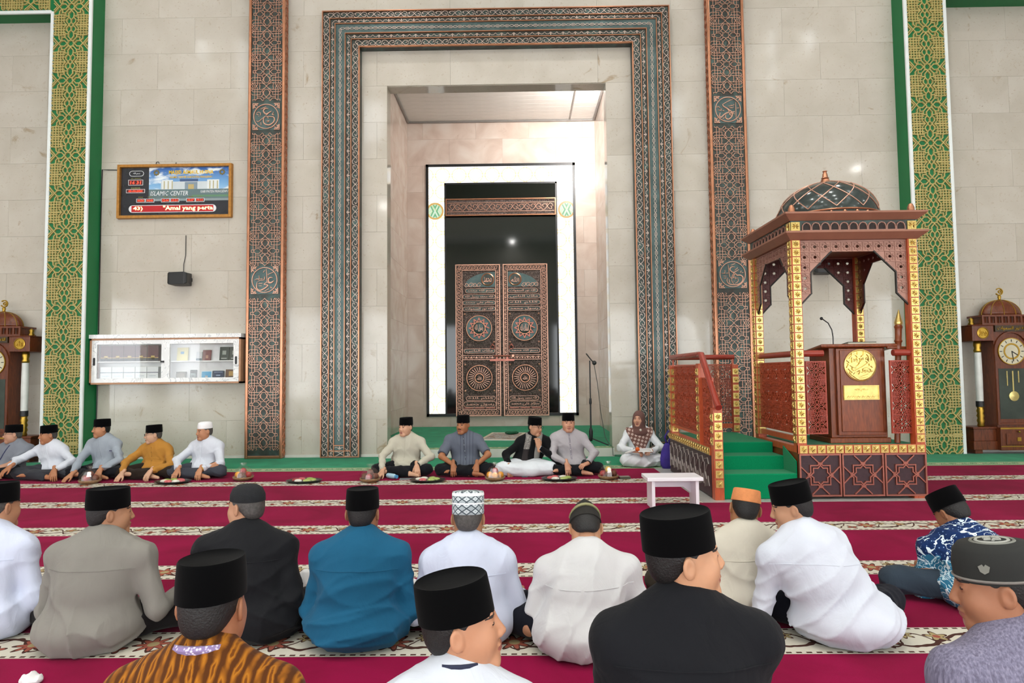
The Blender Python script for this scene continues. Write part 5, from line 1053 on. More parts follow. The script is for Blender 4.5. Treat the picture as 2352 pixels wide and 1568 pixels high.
# ---------------------------------------------------------------- caps (in the head's frame)
def loft(rings, closed_top=True):
    mb = MB(); n = len(rings[0]); vs = [p for r in rings for p in r]
    fs = [(i*n+k, i*n+(k+1) % n, (i+1)*n+(k+1) % n, (i+1)*n+k) for i in range(len(rings)-1) for k in range(n)]+[tuple(range((len(rings)-1)*n, len(rings)*n))]
    return mb.add(vs, fs)
def ring_(rx, ry, z, cy=.01, n=36, e=2.0, tilt=0):
    out = []
    for k in range(n):
        a = 2*PI*k/n; c, s_ = math.cos(a), math.sin(a); out.append((rx*math.copysign(abs(c)**(2/e), c), cy+ry*math.copysign(abs(s_)**(2/e), s_), z+tilt*s_))
    return out
def cap_mesh(kind):
    if kind == 'peci': r = [ring_(.082, .1, .035), ring_(.0875, .106, .036), ring_(.0865, .105, .085, .011), ring_(.0825, .102, .136, .012), ring_(.080, .099, .140, .012), ring_(.076, .095, .137, .012), ring_(.05, .08, .131, .012), ring_(.02, .05, .129, .012), ring_(.001, .003, .1285, .012)]
    elif kind == 'knit': r = [ring_(.08, .098, .04), ring_(.0845, .102, .042), ring_(.083, .101, .075), ring_(.07, .086, .108), ring_(.045, .055, .126), ring_(.015, .018, .131)]
    elif kind == 'white': r = [ring_(.08, .098, .045), ring_(.084, .102, .047), ring_(.082, .1, .09), ring_(.074, .09, .125), ring_(.05, .06, .138), ring_(.015, .018, .141)]
    elif kind == 'tall': r = [ring_(.08, .098, .03), ring_(.0865, .1, .032), ring_(.0865, .1, .09), ring_(.087, .1, .137), ring_(.083, .096, .148), ring_(.06, .07, .152), ring_(.02, .02, .153)]
    elif kind == 'low': r = [ring_(.08, .098, .045), ring_(.085, .103, .047), ring_(.076, .093, .115), ring_(.07, .086, .12), ring_(.03, .04, .121)]
    elif kind == 'pointed': r = [ring_(.08, .098, .03), ring_(.0865, .104, .032), ring_(.08, .1, .08), ring_(.055, .09, .12), ring_(.02, .07, .142), ring_(.004, .05, .147)]
    elif kind == 'round': r = [ring_(.08, .098, .03), ring_(.089, .107, .032), ring_(.09, .108, .075), ring_(.082, .1, .115), ring_(.07, .085, .132), ring_(.03, .036, .138)]
    return loft(r)
def on_surface(f, x, z, y0=-.6, y1=0.2, back=False):
    """y of the garment's front (or back) at x, z"""
    ys = np.linspace(y0, y1, 400) if not back else np.linspace(y1, y0, 400); P = np.stack([np.full(400, x), ys, np.full(400, z)], 1); d = f(P); k = np.argmax(d < 0); return float(ys[k])
def person(label, pos, rz, head, hrot=(0, 0, 0), sw=.195, g=1.0, arms=None, shirt=('white', '#e8e9ec'), trousers=('black_cloth', '#15161a'), cap=('peci', None), skin_col='#b58465', hair=HAIR, hv=.0085, cv=.0105, seed=0, short=False, glasses=False, chub=0, amp=.013, tyaw=0, sarong=False, feet=True, extra=None, legs=True, collar=True, mustache=False, hairback=True, knees=(.34, -.24), lap=1.0, troll=0, hem=1.0, group=None, back_view=None):
    back_view = rz > 1 if back_view is None else back_view
    t = thing('person', label, 'person', (pos[0], pos[1], .012), rz, group); Hd = A3(*head); HR = rotm(*hrot); TR = rotm(tyaw, 0, troll)
    N = Hd+HR@A3(0, .03, -.1)*.5+A3(0, .03, -.1)*.5+A3(0, .005, -.02); Sc = N+A3(0, .012, -.062); P0 = A3(0, .02, .115); Wc = P0*.62+Sc*.38+A3(0, .03, 0); Cc = P0*.25+Sc*.75+A3(0, .012, -.01)
    sh = [Sc+TR@A3(s_*(sw-.012), 0, -.03) for s_ in (-1, 1)]
    arms = arms or [((-.15, -.28, .16), (-.4, .5, -1)), ((.15, -.28, .16), (.4, .5, -1))]
    E_ = []
    for s_, S0, ar in zip((-1, 1), sh, arms): E_.append(ik(S0, ar[0], .285, .255, ar[1]))
    kx, ky = knees; hipz = .105
    L_ = [dict(hip=A3(s_*.1, -.02, hipz), knee=A3(s_*kx, ky, .095), ank=A3(-s_*.09, ky-.1+(.05 if s_ > 0 else 0), .06+(.035 if s_ > 0 else 0))) for s_ in (-1, 1)]
    torso_R = TR
    def torso(P, o):
        d = ecap(P, P0, Wc, .182*g+o, .158*g+o, .82, torso_R); d = smin(d, ecap(P, Wc, Cc, .158*g+o, .175*g+o, .70, torso_R), .06); d = smin(d, ecap(P, Cc, Sc, .172*g+o, .115+o, .62, torso_R), .06)
        d = smin(d, rc(P, sh[0], sh[1], .058+o, .058+o), .08); d = smin(d, rc(P, Sc, N, .082+o, .062+o), .05)
        for S0 in sh: d = smin(d, rc(P, N-A3(0, -.004, .012), S0, .046+o, .05+o), .05)
        return d
    def shirt_f(P):
        d = torso(P, .012); d = smin(d, ell(P, (0, .022, .1), (.232*g*hem, .2*g*hem, .138)), .06)
        for i in (0, 1):
            e, w_ = E_[i]; arm = rc(P, sh[i], e, .06, .052)
            if short:
                m_ = sh[i]+(e-sh[i])*.86; arm = smax(rc(P, sh[i], e, .068, .068), (P-m_)@((e-sh[i])/np.linalg.norm(e-sh[i])), .01)
            else:
                u = (w_-e)/np.linalg.norm(w_-e); fa = smax(rc(P, e, w_, .051, .04), (P-(w_-u*.012))@u, .008); arm = smin(arm, fa, .025)
            d = smin(d, arm, .03)
        d = d+folds(P, seed, amp)
        if collar: d = smin(d, smax(rc(P, N-A3(0, 0, .03), N+(Hd-N)*.3, .066, .062), (P-(N+(Hd-N)*.12))@((Hd-N)/np.linalg.norm(Hd-N)), .006), .012)
        return smax(d, .004-P[:, 2], .012)
    def trouser_f(P):
        d = ell(P, (0, .02, .09), (.18*g, .15*g, .095))
        for q in L_: d = smin(d, smin(rc(P, q['hip'], q['knee'], .1, .074), rc(P, q['knee'], q['ank'], .07, .052), .04), .05)
        if sarong: d = smin(d, ell(P, (0, -.17, .085), (.34*lap, .2, .1)), .12)
        return smax(d+folds(P, seed+50, amp*.8), .003-P[:, 2], .01)
    def body_f(P):
        d = torso(P, -.022); d = smin(d, rc(P, N-A3(0, 0, .04), Hd+HR@A3(0, .02, -.05), .054, .05), .03)
        for i in (0, 1):
            e, w_ = E_[i]; d = smin(d, rc(P, sh[i], e, .05, .042), .03); d = smin(d, rc(P, e, w_, .042, .027), .02)
        for q in L_: d = smin(d, smin(rc(P, q['hip'], q['knee'], .075, .055), rc(P, q['knee'], q['ank'], .052, .036), .03), .04)
        if feet:
            for s_, q in zip((-1, 1), L_):
                a = q['ank']; toe = a+A3(-s_*.15, -.045, -.022); d = smin(d, rc(P, a, toe, .036, .022), .03); d = smin(d, rc(P, a, a+A3(s_*.03, .0, -.012), .036, .032), .02)
                for k in range(4): tb_ = toe+A3(0, .012-k*.014, -.002); d = smin(d, rc(P, tb_, tb_+A3(-s_*.03, -.004, -.004), .0085, .0075), .006)
        return d
    lo = (-max(.48, kx+.14, abs(E_[0][1][0])+.1), -.62, .0); hi = (max(.48, kx+.14, abs(E_[1][1][0])+.1), .32, float(N[2])+.14)
    lo = (lo[0], min(lo[1], float(Hd[1])-.3), lo[2]); lo = (min(lo[0], float(Hd[0])-.3), lo[1], 0); hi = (max(hi[0], float(Hd[0])+.3), max(hi[1], float(Hd[1])+.2), hi[2])
    SK = skin(skin_col); hV, hQ, hI = head_parts(hv*.5, chub); hV = hV@HR.T+Hd
    bV, bQ = mesh_sdf(body_f, (lo[0], lo[1], -.0), (hi[0], hi[1], float(Hd[2])+.02), .014 if not short else .0105); parts = [(bV, bQ), (hV, hQ)]; idx = [np.zeros(len(bQ)), hI]
    for i, s_ in ((0, -1), (1, 1)):
        e, w_ = E_[i]; ar = arms[i]; u = (w_-e)/np.linalg.norm(w_-e); fw_2 = ar[2] if len(ar) > 2 else (u[0]*.5, u[1]*.5-.5, u[2]*.4-.1); up2 = ar[3] if len(ar) > 3 else (0, -.25, 1); cu = ar[4] if len(ar) > 4 else .45
        V_, Q = hand_parts(-s_, cu, .0046 if hv < .009 else .0055); FR = frame(fw_2, up2); parts.append((V_@FR.T+w_+u*.012, Q)); idx.append(np.zeros(len(Q)))
    ii = np.concatenate(idx); me = to_mesh('body', parts, [SK, LIPS, EYE, BROW]); me.polygons.foreach_set('material_index', ii.astype(np.int32)); inst('body', me, t)
    sm = shirt[1] if not isinstance(shirt[1], str) else cloth(*shirt); inst('shirt', to_mesh('shirt', [mesh_sdf(shirt_f, lo, hi, cv)], [sm]), t)
    if legs: inst('sarong' if sarong else 'trousers', to_mesh('trousers', [mesh_sdf(trouser_f, lo, (hi[0], hi[1], .36), cv*1.1)], [cloth(*trousers) if isinstance(trousers[1], str) else trousers[1]]), t)
    if collar:
        ax = Vector(Hd-N).normalized(); q_ = ax.to_track_quat('Z', 'Y').to_matrix().to_4x4(); q_.translation = Vector(N+(Hd-N)*.06)
        mb = MB(); mb.M = q_; r0, r1 = .071, .064; rings = [(r0, 0), (r0+.001, .012), (r1+.003, .042), (r1-.004, .043), (r1-.004, .02)]; n_ = 26
        vs = [(r*math.cos(2*PI*k/n_), r*math.sin(2*PI*k/n_)*1.04, z-.016*max(0, -math.sin(2*PI*k/n_))) for r, z in rings for k in range(n_)]
        mb.add(vs, [(i*n_+k, i*n_+(k+1) % n_, (i+1)*n_+(k+1) % n_, (i+1)*n_+k) for i in range(4) for k in range(n_)]); mb.build('collar', sm, t, smooth=True)
    if back_view:
        pts = []
        for k in range(15):
            x = float(Sc[0])+(k/7-1)*(sw+.01); z = float(Sc[2])-.055-.012*abs(k/7-1); pts.append((x, on_surface(shirt_f, x, z, -.6, .4, True)+.0018, z))
        MB().tube(pts, .0026, 5).build('yoke_seam', sm, t)
    # hair shell, cap, face extras ride in the head's frame
    HM = Matrix(HR.tolist()).to_4x4(); HM.translation = Hd
    def on_head(o): o.matrix_local = HM @ o.matrix_local; return o
    if hair is not None:
        def hair_f(P):
            zh = np.interp(P[:, 1], [-.07, -.045, -.02, .0, .03, .06, .1], [.06, .045, .012, .02, -.025, -.05, -.058]); d = ell(P, (0, .013, .03), (.0785, .0965, .0915)); d = smin(d, ell(P, (0, .06, -.02), (.052, .04, .045)), .03)
            d = smax(d, (zh-P[:, 2])*.8, .006); return d+np.sin(P[:, 0]*400)*np.sin(P[:, 2]*260)*.0006
        key = 'hairmesh_%s' % hair.name
        if key not in HEADM: HEADM[key] = to_mesh('hair', [mesh_sdf(hair_f, (-.095, -.1, -.09), (.095, .13, .13), .0055)], [hair])
        on_head(inst('hair', HEADM[key], t))
    if cap:
        kind, cm = cap[0], cap[1] or velvet(); key = 'cap_%s_%s' % (kind, cm.name)
        if key not in HEADM:
            me2 = cap_mesh(kind).mesh('cap', cm, True); me2.set_sharp_from_angle(angle=.9); HEADM[key] = me2
        o = inst('cap', HEADM[key], t); o.matrix_local = Matrix.Rotation(cap[2] if len(cap) > 2 else -.1, 4, 'X'); on_head(o)
        if len(cap) > 3: cap[3](o)
    if glasses:
        mb = MB()
        for s_ in (-1, 1):
            mb.tube([(s_*.034+.023*math.cos(a), -.107, .008+.017*math.sin(a)) for a in [k*PI/6 for k in range(12)]], .0017, 5, True); mb.tube([(s_*.057, -.105, .012), (s_*.078, -.06, .016), (s_*.082, .005, .012)], .0017, 5)
        mb.tube([(-.011, -.11, .012), (.011, -.11, .012)], .0017, 5); on_head(mb.build('glasses', m_black(), t))
    if mustache:
        mb = MB().ball((-.012, -.101, -.047), .014, 8, 5, (1.2, .5, .32)).ball((.012, -.101, -.047), .014, 8, 5, (1.2, .5, .32)); on_head(mb.build('mustache', HAIR, t))
        if mustache > 1: on_head(MB().ball((0, -.088, -.106), .016, 8, 5, (1, .55, .6)).build('goatee', HAIR, t))
    if extra: extra(t, dict(N=N, Sc=Sc, sh=sh, E=E_, Hd=Hd, HR=HR, on_head=on_head, shirt_f=shirt_f, P0=P0))
    return t
def placket(t, D, mat, name='placket', n=8, w_=.012, buttons=None, z1=None, z0=None, dx=0):
    f = D['shirt_f']; N = D['N']; z1 = z1 or float(N[2])-.02; z0 = z0 or .2; pts = []
    for k in range(n+1):
        z = z1+(z0-z1)*k/n; x = float(N[0])*(1-k/n)+dx; pts.append((x, on_surface(f, x, z)-.002, z))
    mb = MB()
    for p, q in zip(pts, pts[1:]): mb.add([(p[0]-w_, p[1]+.002, p[2]), (p[0]+w_, p[1]+.002, p[2]), (q[0]+w_, q[1]+.002, q[2]), (q[0]-w_, q[1]+.002, q[2]), (p[0], p[1]-.003, p[2]), (q[0], q[1]-.003, q[2])], [(0, 4, 5, 3), (4, 1, 2, 5)])
    mb.build(name, mat, t)
    if buttons:
        for p in pts[1:-1:2]: MB().ball((p[0], p[1]-.004, p[2]), .0055, 6, 4).build('button', buttons, t)
def watch(i, mat):
    def f(t, D):
        e, w_ = D['E'][i]; u = Vector(w_-e).normalized(); s_ = u.orthogonal().normalized(); o = u.cross(s_); c = Vector(w_)-u*.012
        MB().tube([c+(s_*math.cos(a)+o*math.sin(a))*.031 for a in [k*PI/7 for k in range(14)]], .008, 6, True).build('wristwatch', mat, t)
    return f
# ---------------------------------------------------------------- clothes with patterns
def p_brown(t):
    x, y, z = t.xyz(); n = t.noise(2.2, 3, 1.0, t.coord((5, 5, 1.1))); w1 = ((x*230.0 + n*7.0).sin()*.5+.5)*((z*90.0 + n*7.0 + (x*115.0).sin()*2.0).sin()*.35+.65)
    return t.ramp(w1, [(.1, '#4f2a0d'), (.4, '#8b5315'), (.7, '#a86a1c'), (.92, '#6a3a10')])
def p_blue(t):
    x, y, z = t.xyz(); n = t.noise(7, 3, 1.5); v = t.voro(60); c = t.ramp(v, [(.0, '#a9c4dc'), (.16, '#7d9cc4'), (.24, '#17305f'), (1, '#122852')])
    band = ((n*26.0).sin().abs()).lt(.28); c2 = t.mix(band, '#2f6f8f', '#b9d8e0'); low = (n*.25 + z).lt(.38); c = t.mix(low, c, c2); sw_ = t.noise(5, 2, 3.0); c = t.mix((sw_-.5).abs().lt(.018), c, '#d6e4ea'); return c
def p_slub(t):
    n = t.noise(3, 5, .4, t.coord((60, 60, 5))); return t.ramp(n, [(.3, '#5c586a'), (.55, '#777388'), (.75, '#8e8a9c')])
def p_stripe(t):
    x, y, z = t.xyz(); s_ = ((x*150.0).sin().gt(.75))*(x.abs().lt(.1)); return t.mix(s_*.6, '#5e6470', '#3c4150')
def p_capwhite(t):
    x, y, z = t.xyz(); a = y.m('ARCTAN2', x); u = a*(14/PI); zz = z*62.0; d = (u.mod(2.0)-1.0).abs() + (zz.mod(2.0)-1.0).abs()
    c = t.mix((d-1.0).abs().lt(.16), '#aab4b8', '#39444c'); c = t.mix((d-.45).abs().lt(.12), c, '#dfe6e8'); c = t.mix(((z-.088).abs().lt(.004)).mx((z-.135).abs().lt(.008)), c, '#eef1f1'); r = (x*x+y*y).m('SQRT'); return t.mix(r.lt(.07)*z.gt(.142)*((a*4.0).sin()*((r*90.0).sin())).gt(.1), c, '#46555c')
def p_hijab(t):
    x, y, z = t.xyz(); n = t.noise(2, 2); g = ((x*70.0 + z*40.0).sin()*((z*70.0 - x*40.0).sin())).gt(.18); return t.mix(g, '#76554d', '#c4aca0')
def p_check(t):
    x, y, z = t.xyz(); return t.mix(((x*330.0).sin()*((z*330.0).sin())).gt(.0), '#3a3836', '#b9b7b0')
def p_ikat(t):
    x, y, z = t.xyz(); zz = (z*55.0 + (x*60.0 + y*60.0).sin()*1.2).sin(); return t.mix(zz.gt(.2), '#5b3a35', '#8d6a58')
WHT, BLK = ('white_shirt', '#cacfd8'), ('black_trousers', '#111217')
BLKP = plain('watch_black', '#15161a', .3, .3); GLDW = plain('watch_gold', '#b8923f', .3, .9); SILV = plain('watch_silver', '#b9b9b5', .25, .9)
def both(*fs): return lambda t, D: [f(t, D) for f in fs]
def pocket_pen(x, z, col):
    return lambda t, D: MB().box((x, on_surface(D['shirt_f'], x, z)-.004, z), (.075, .006, .012)).build('pocket_pen', plain('pen_'+col[1:], col, .4), t)
def pl_(mat, **k): return lambda t, D: placket(t, D, mat, **k)
NAVYP = plain('navy_placket', '#232c52', .7)
# ---------------------------------------------------------------- men along the wall, left group
dn = (.05, -.6, -.55)
person('bespectacled man in grey tunic with navy placket, cut by the left edge', (-6.97, -1.86), 0, (.12, -.02, .59), (-.85, .0, 0), seed=11, shirt=('grey_tunic', '#7b8089'), trousers=BLK, glasses=True, short=True, hair=GHAIR, skin_col='#b78a70',
  arms=[((-.16, -.34, .16), (-1, .1, -.5), dn), ((.06, -.36, .13), (.6, .2, -.9), (-.3, -.5, -.5))], extra=both(pl_(NAVYP, z0=.24), watch(1, BLKP)), chub=.004)
person('smiling man in white shirt sitting before the left green pilaster', (-6.17, -1.95), 0, (-.1, -.03, .585), (-.75, .05, 0), seed=12, shirt=WHT, trousers=('grey_trousers', '#33353a'), hair=GHAIR, skin_col='#a8714f',
  arms=[((-.36, -.36, .2), (-1, .3, -.2), (-.35, -.5, -.5)), ((.24, -.35, .15), (1, .2, -.3), (.25, -.4, -.65))], extra=both(pl_(cloth(*WHT), w_=.009), watch(1, SILV)), tyaw=-.2, sw=.2)
person('man in grey-blue tunic with moustache leaning on one hand', (-5.44, -1.95), 0, (-.08, -.03, .665), (-.8, .02, 0), seed=13, shirt=('greyblue_tunic', '#949da6'), trousers=BLK, mustache=2, skin_col='#b07c5a',
  arms=[((-.24, -.38, .09), (-1, .3, .0), (-.35, -.5, -.45)), ((.13, -.34, .15), (1, .1, -.4), (.1, -.5, -.6))], extra=both(pocket_pen(.11, .37, '#2b2c50'), pl_(cloth('greyblue_tunic', '#949da6'), w_=.01)), tyaw=-.15, g=1.03)
person('man in mustard shirt and glasses sitting against the wall', (-4.75, -1.95), 0, (-.04, -.02, .575), (-.95, .04, 0), seed=14, shirt=('mustard_shirt', '#ad7a34'), trousers=('brown_trousers', '#231a14'), glasses=True, hair=GHAIR, skin_col='#c39a7e',
  arms=[((-.26, -.36, .1), (-1, .3, .0), (-.2, -.5, -.55)), ((.14, -.36, .13), (1, .2, -.4), (-.1, -.55, -.5))], extra=both(pl_(cloth('mustard_shirt', '#ad7a34'), w_=.011, buttons=plain('button_brown', '#6e4d1c', .5))), tyaw=-.15)
person('man in white tunic and white skullcap beside the copper pilaster', (-4.07, -1.95), 0, (.0, -.02, .615), (-.7, .03, 0), seed=15, shirt=WHT, trousers=('slate_trousers', '#3a3d45'), cap=('white', plain('white_knit', '#e9e9ea', .9, 0, .04, 40, .4, 90)), hair=GHAIR, skin_col='#b5805f',
  arms=[((-.2, -.33, .14), (-1, .2, -.2), (-.1, -.5, -.55)), ((.12, -.34, .14), (1, .2, -.4), (.0, -.5, -.6))], extra=both(pl_(cloth(*WHT), w_=.011), watch(1, GLDW)), tyaw=-.15)
# centre group
person('man in cream shirt with black watch, left of the centre group', (-1.26, -1.95), 0, (.015, -.02, .645), (-.55, .02, 0), seed=16, shirt=('cream_shirt', '#b9b5a4'), trousers=BLK, skin_col='#c99b7d',
  arms=[((-.24, -.36, .1), (-1, .2, .1), (-.35, -.5, -.5)), ((.22, -.3, .16), (1, .2, -.3), (.15, -.45, -.65))], extra=both(pl_(cloth('cream_shirt', '#b9b5a4'), w_=.01), watch(1, BLKP)))
person('laughing man in grey short-sleeved striped shirt', (-.40, -1.95), 0, (-.045, -.02, .668), (-.42, .02, 0), seed=17, shirt=('grey_striped', cloth('grey_striped', '#5e6470', pattern=p_stripe)), trousers=BLK, short=True, skin_col='#a06a48', mustache=1, hair=GHAIR, g=1.05, sw=.21,
  arms=[((-.16, -.32, .17), (-1, .2, -.2), (.05, -.3, -.85)), ((.17, -.32, .17), (1, .2, -.2), (-.05, -.4, -.8))], extra=both(pl_(plain('placket_grey', '#474c59', .8), w_=.012, buttons=plain('button_pale', '#99aaaa', .4))))
def scarf(t, D):
    f = D['shirt_f']; N = D['N']
    for s_, mat, zend, nm in ((-1, cloth('scarf_weave', '#8d8a85', pattern=lambda q: q.mix((q.xyz()[2]).gt(.34), '#2f2b2b', q.ramp(q.noise(60, 3, 1.5), [(.35, '#55524f'), (.65, '#a19e98')]))), .16, 'scarf'), (1, cloth('scarf_check', '#8d8a85', pattern=p_check), .2, 'scarf')):
        pts = [(N[0]+s_*.055, N[1]+.045, N[2]+.03), (N[0]+s_*.075, N[1]-.02, N[2]+.045)]
        for k in range(9): z = float(N[2])-.0-(float(N[2])-zend)*k/8; x = float(N[0])*(1-.5*k/8)+s_*(.07+.012*k/8); pts.append((x, min(on_surface(f, x, z), on_surface(f, x+.02, z), float(N[1])+.02)-.012, z))
        mb = MB(); w_ = .045
        vs = []
        for p in pts: vs += [(p[0]-w_, p[1]+.012, p[2]), (p[0]-w_*.5, p[1]-.006, p[2]), (p[0]+w_*.5, p[1]-.006, p[2]), (p[0]+w_, p[1]+.012, p[2])]
        fs = [(4*i+j, 4*i+j+1, 4*i+j+5, 4*i+j+4) for i in range(len(pts)-1) for j in range(3)]; o = mb.add(vs, fs).build(nm, mat, t, smooth=True); sd = o.modifiers.new('thick', 'SOLIDIFY'); sd.thickness = .006
    for i, w2 in ((0, None), (1, None)):
        e, w_ = D['E'][i]; u = Vector(w_-e).normalized(); MB().tube([Vector(w_)-u*.055, Vector(w_)-u*.005], [.040, .037], 14).build('shirt_cuff', cloth(*WHT), t)
person('man in black jacket, scarf and white sarong resting chin on hand', (.42, -1.95), 0, (.14, -.03, .632), (.85, .1, 0), seed=18, shirt=('black_jacket', '#0e0f11'), trousers=('white_sarong', '#d5dbe0'), sarong=True, feet=False, glasses=True, skin_col='#b98a6c', amp=.008, hem=.9,
  arms=[((-.22, -.3, .12), (-1, .3, .0), (.1, -.3, -.8)), ((.19, -.2, .37), (1, -.2, -.9), (-.1, .25, .9), (.3, -.9, .2), 1.0)], extra=scarf)
person('broad man in pale grey tunic facing the camera', (1.055, -1.95), 0, (-.03, -.02, .682), (0, .0, 0), seed=19, shirt=('palegrey_tunic', '#a9a5a8'), trousers=BLK, skin_col='#c49074', chub=.008, g=1.08, sw=.205,
  arms=[((-.09, -.33, .17), (-1, .1, -.3), (.1, -.4, -.7)), ((.2, -.31, .17), (1, .2, -.3), (-.5, -.5, -.1))], extra=both(pl_(plain('placket_silver', '#918d94', .8), w_=.014, buttons=plain('button_pearl', '#d8d4d0', .3)), watch(1, BLKP)), hair=GHAIR)
# woman with headscarf, microphone and paper
def hijab(t, D):
    Hd, HR, N, sh = D['Hd'], D['HR'], D['N'], D['sh']; f = D['shirt_f']
    def hf(P):
        q = (P-Hd)@HR; d = ell(q, (0, .012, .02), (.093, .112, .118)); d = smin(d, ell(q, (0, -.02, -.07), (.075, .085, .085)), .05)
        d = smin(d, rc(P, Hd+A3(0, .02, -.06), N+A3(0, .01, -.03), .085, .095), .05); d = smin(d, ell(P, N+A3(0, -.02, -.07), (.15, .11, .08)), .06)
        return smax(d, -ell(q, (0, -.105, -.02), (.056, .07, .083)), .012)+folds(P, 3, .004)
    inst('headscarf', to_mesh('headscarf', [mesh_sdf(hf, tuple(Hd+A3(-.25, -.25, -.35)), tuple(Hd+A3(.25, .22, .18)), .008)], [cloth('brown_scarf', '#6d4f49')]), t)
    def df(P):
        z = float(N[2])-P[:, 2]; wd = np.clip(.2-np.maximum(z-.06, 0)*.52, .03, .21); body = np.abs(f(P))-.016; d = np.maximum(body, np.abs(P[:, 0]-N[0])-wd); d = np.maximum(d, P[:, 1]-(N[1]+.07)); return np.maximum(np.maximum(d, z-.33), -z-.0)+folds(P, 5, .002)
    inst('scarf_drape', to_mesh('scarf_drape', [mesh_sdf(df, tuple(N+A3(-.26, -.32, -.36)), tuple(N+A3(.26, .12, .06)), .008)], [cloth('brown_pattern_scarf', '#8d6e63', pattern=p_hijab)]), t)
    MB().ball(tuple(N+A3(.0, -.125, -.03)), .02, 8, 5, (1, .5, 1)).build('brooch', plain('brooch_cream', '#d8cfc0', .3, .3), t)
person('woman in white robe and brown patterned headscarf sitting by the pulpit', (2.13, -1.22), 0, (.01, -.02, .672), (-.45, -.05, 0), seed=20, shirt=('white_robe', '#dfe3e6'), trousers=('white_robe', '#dfe3e6'), sarong=True, feet=False, cap=None, hair=None, skin_col='#c6957a', sw=.165, g=.86, knees=(.23, -.2), lap=.72,
  arms=[((-.12, -.3, .235), (-1, .1, -.5), (.6, -.6, -.1), (0, 0, 1), .9), ((.13, -.3, .235), (1, .1, -.5), (-.5, -.7, 0), (0, 0, 1), .7)], extra=hijab, collar=False)
t = thing('hand_microphone', 'white microphone with orange foam head held by the woman', 'microphone', (2.02, -1.58, .27)); t.rotation_euler = (.4, 1.2, 0)
MB().tube([(0, 0, -.16), (0, 0, 0)], [.013, .017], 10).build('handle', plain('mic_white', '#dcdcd8', .4), t); MB().ball((0, 0, .03), .032, 12, 8).build('foam_head', plain('orange_foam', '#e0662a', .9), t, smooth=True)
t = thing('paper_sheet', 'white sheet of paper held in the seated woman\'s hands', 'paper', (2.15, -1.58, .265)); t.rotation_euler = (.25, 0, 0)
MB().bx(-.1, .11, -.07, .07, 0, .002).build('sheet', plain('white_paper', '#ecebe8', .7), t); MB().bx(-.08, .09, -.05, .05, .002, .0024).build('print', plain('print_grey', '#d2d2d0', .7), t)
# ---------------------------------------------------------------- men seen from behind
bk = PI
def hm(wx, wy, wz, yaw=0): return (wx, wy, wz)
person('man in white shirt and navy trousers cut by the left edge, seen from behind', (-2.54, -7.42), bk, (.03, -.08, .655), (-.25, .05, 0), seed=31, shirt=('white_cotton', '#c6cde0'), trousers=('navy_trousers', '#131a33'), hair=GHAIR, cv=.0095,
  arms=[((-.22, -.26, .17), (-.4, .5, -1)), ((.2, -.28, .14), (.4, .5, -1))])
person('man in grey shirt looking to the right, seen from behind', (-1.87, -7.55), bk, (-.01, -.08, .642), (-.85, .02, 0), seed=32, shirt=('grey_linen', '#807d76'), trousers=('charcoal_trousers', '#1c1a1b'), g=1.12, sw=.225, cv=.0085, skin_col='#a87a5c', knees=(.43, -.2), amp=.012,
  arms=[((-.32, -.26, .17), (-.4, .5, -1)), ((.2, -.28, .14), (.4, .5, -1))])
person('man in black shirt and black knitted cap looking left', (-1.06, -7.44), bk, (.11, -.08, .648), (1.15, .0, 0), seed=33, shirt=('black_cotton', '#17181b'), trousers=('charcoal_trousers', '#1c1a1b'), cap=('knit', plain('black_knit', '#15171a', .95, 0, .3, 60, .8, 160), .05), sw=.215, g=1.06, cv=.0085, skin_col='#bd8e70', tyaw=.1, hair=GHAIR, knees=(.42, -.18),
  arms=[((-.2, -.2, .14), (-.4, .5, -1)), ((.22, -.28, .14), (.4, .5, -1))])
person('man in teal blue shirt seen squarely from behind', (-.50, -7.52), bk, (.0, -.07, .625), (0, .03, 0), seed=34, shirt=('teal_shirt', '#195676'), trousers=('dark_brown_trousers', '#17120f'), g=1.12, sw=.205, cv=.0085, skin_col='#9c6b4d', short=False, hem=1.06, knees=(.42, -.2), amp=.012,
  arms=[((-.2, -.24, .17), (-.4, .5, -1)), ((.18, -.26, .17), (.4, .5, -1))])
person('man in white shirt and tall patterned white cap', (.09, -7.5), bk, (.025, -.07, .59), (0, .12, 0), seed=35, shirt=('white_cotton', '#c6cde0'), trousers=('black_blue_trousers', '#10121c'), cap=('tall', cloth('patterned_cap', '#b9c2c6', pattern=p_capwhite), -.05), cv=.0085, skin_col='#a87858', knees=(.43, -.2), hair=GHAIR,
  arms=[((-.24, -.24, .14), (-.4, .5, -1)), ((.24, -.24, .14), (.4, .5, -1))])
def olive_band(o): MB().tube([(.075*math.sin(a)*1.06, .01+.1*math.cos(a)*.98*1.05-.0, .062+.045*math.cos(a*1.0)*.6) for a in [-1.5+k*.25 for k in range(13)]], .008, 6).build('cap_band', plain('olive_band', '#8a8860', .6, .2), o)
person('man in white shirt bowing his head, black cap with olive band', (.645, -7.66), bk, (-.05, -.2, .535), (0, .75, 0), seed=36, shirt=('white_warm_shirt', '#c9c9ca'), trousers=('black_blue_trousers', '#10121c'), cap=('pointed', plain('black_felt', '#1b1814', .9), -.05, olive_band), sw=.215, g=1.05, cv=.0085, hem=1.0, knees=(.41, -.2),
  arms=[((-.2, -.3, .17), (-.4, .5, -1)), ((.2, -.3, .17), (.4, .5, -1))], short=True)
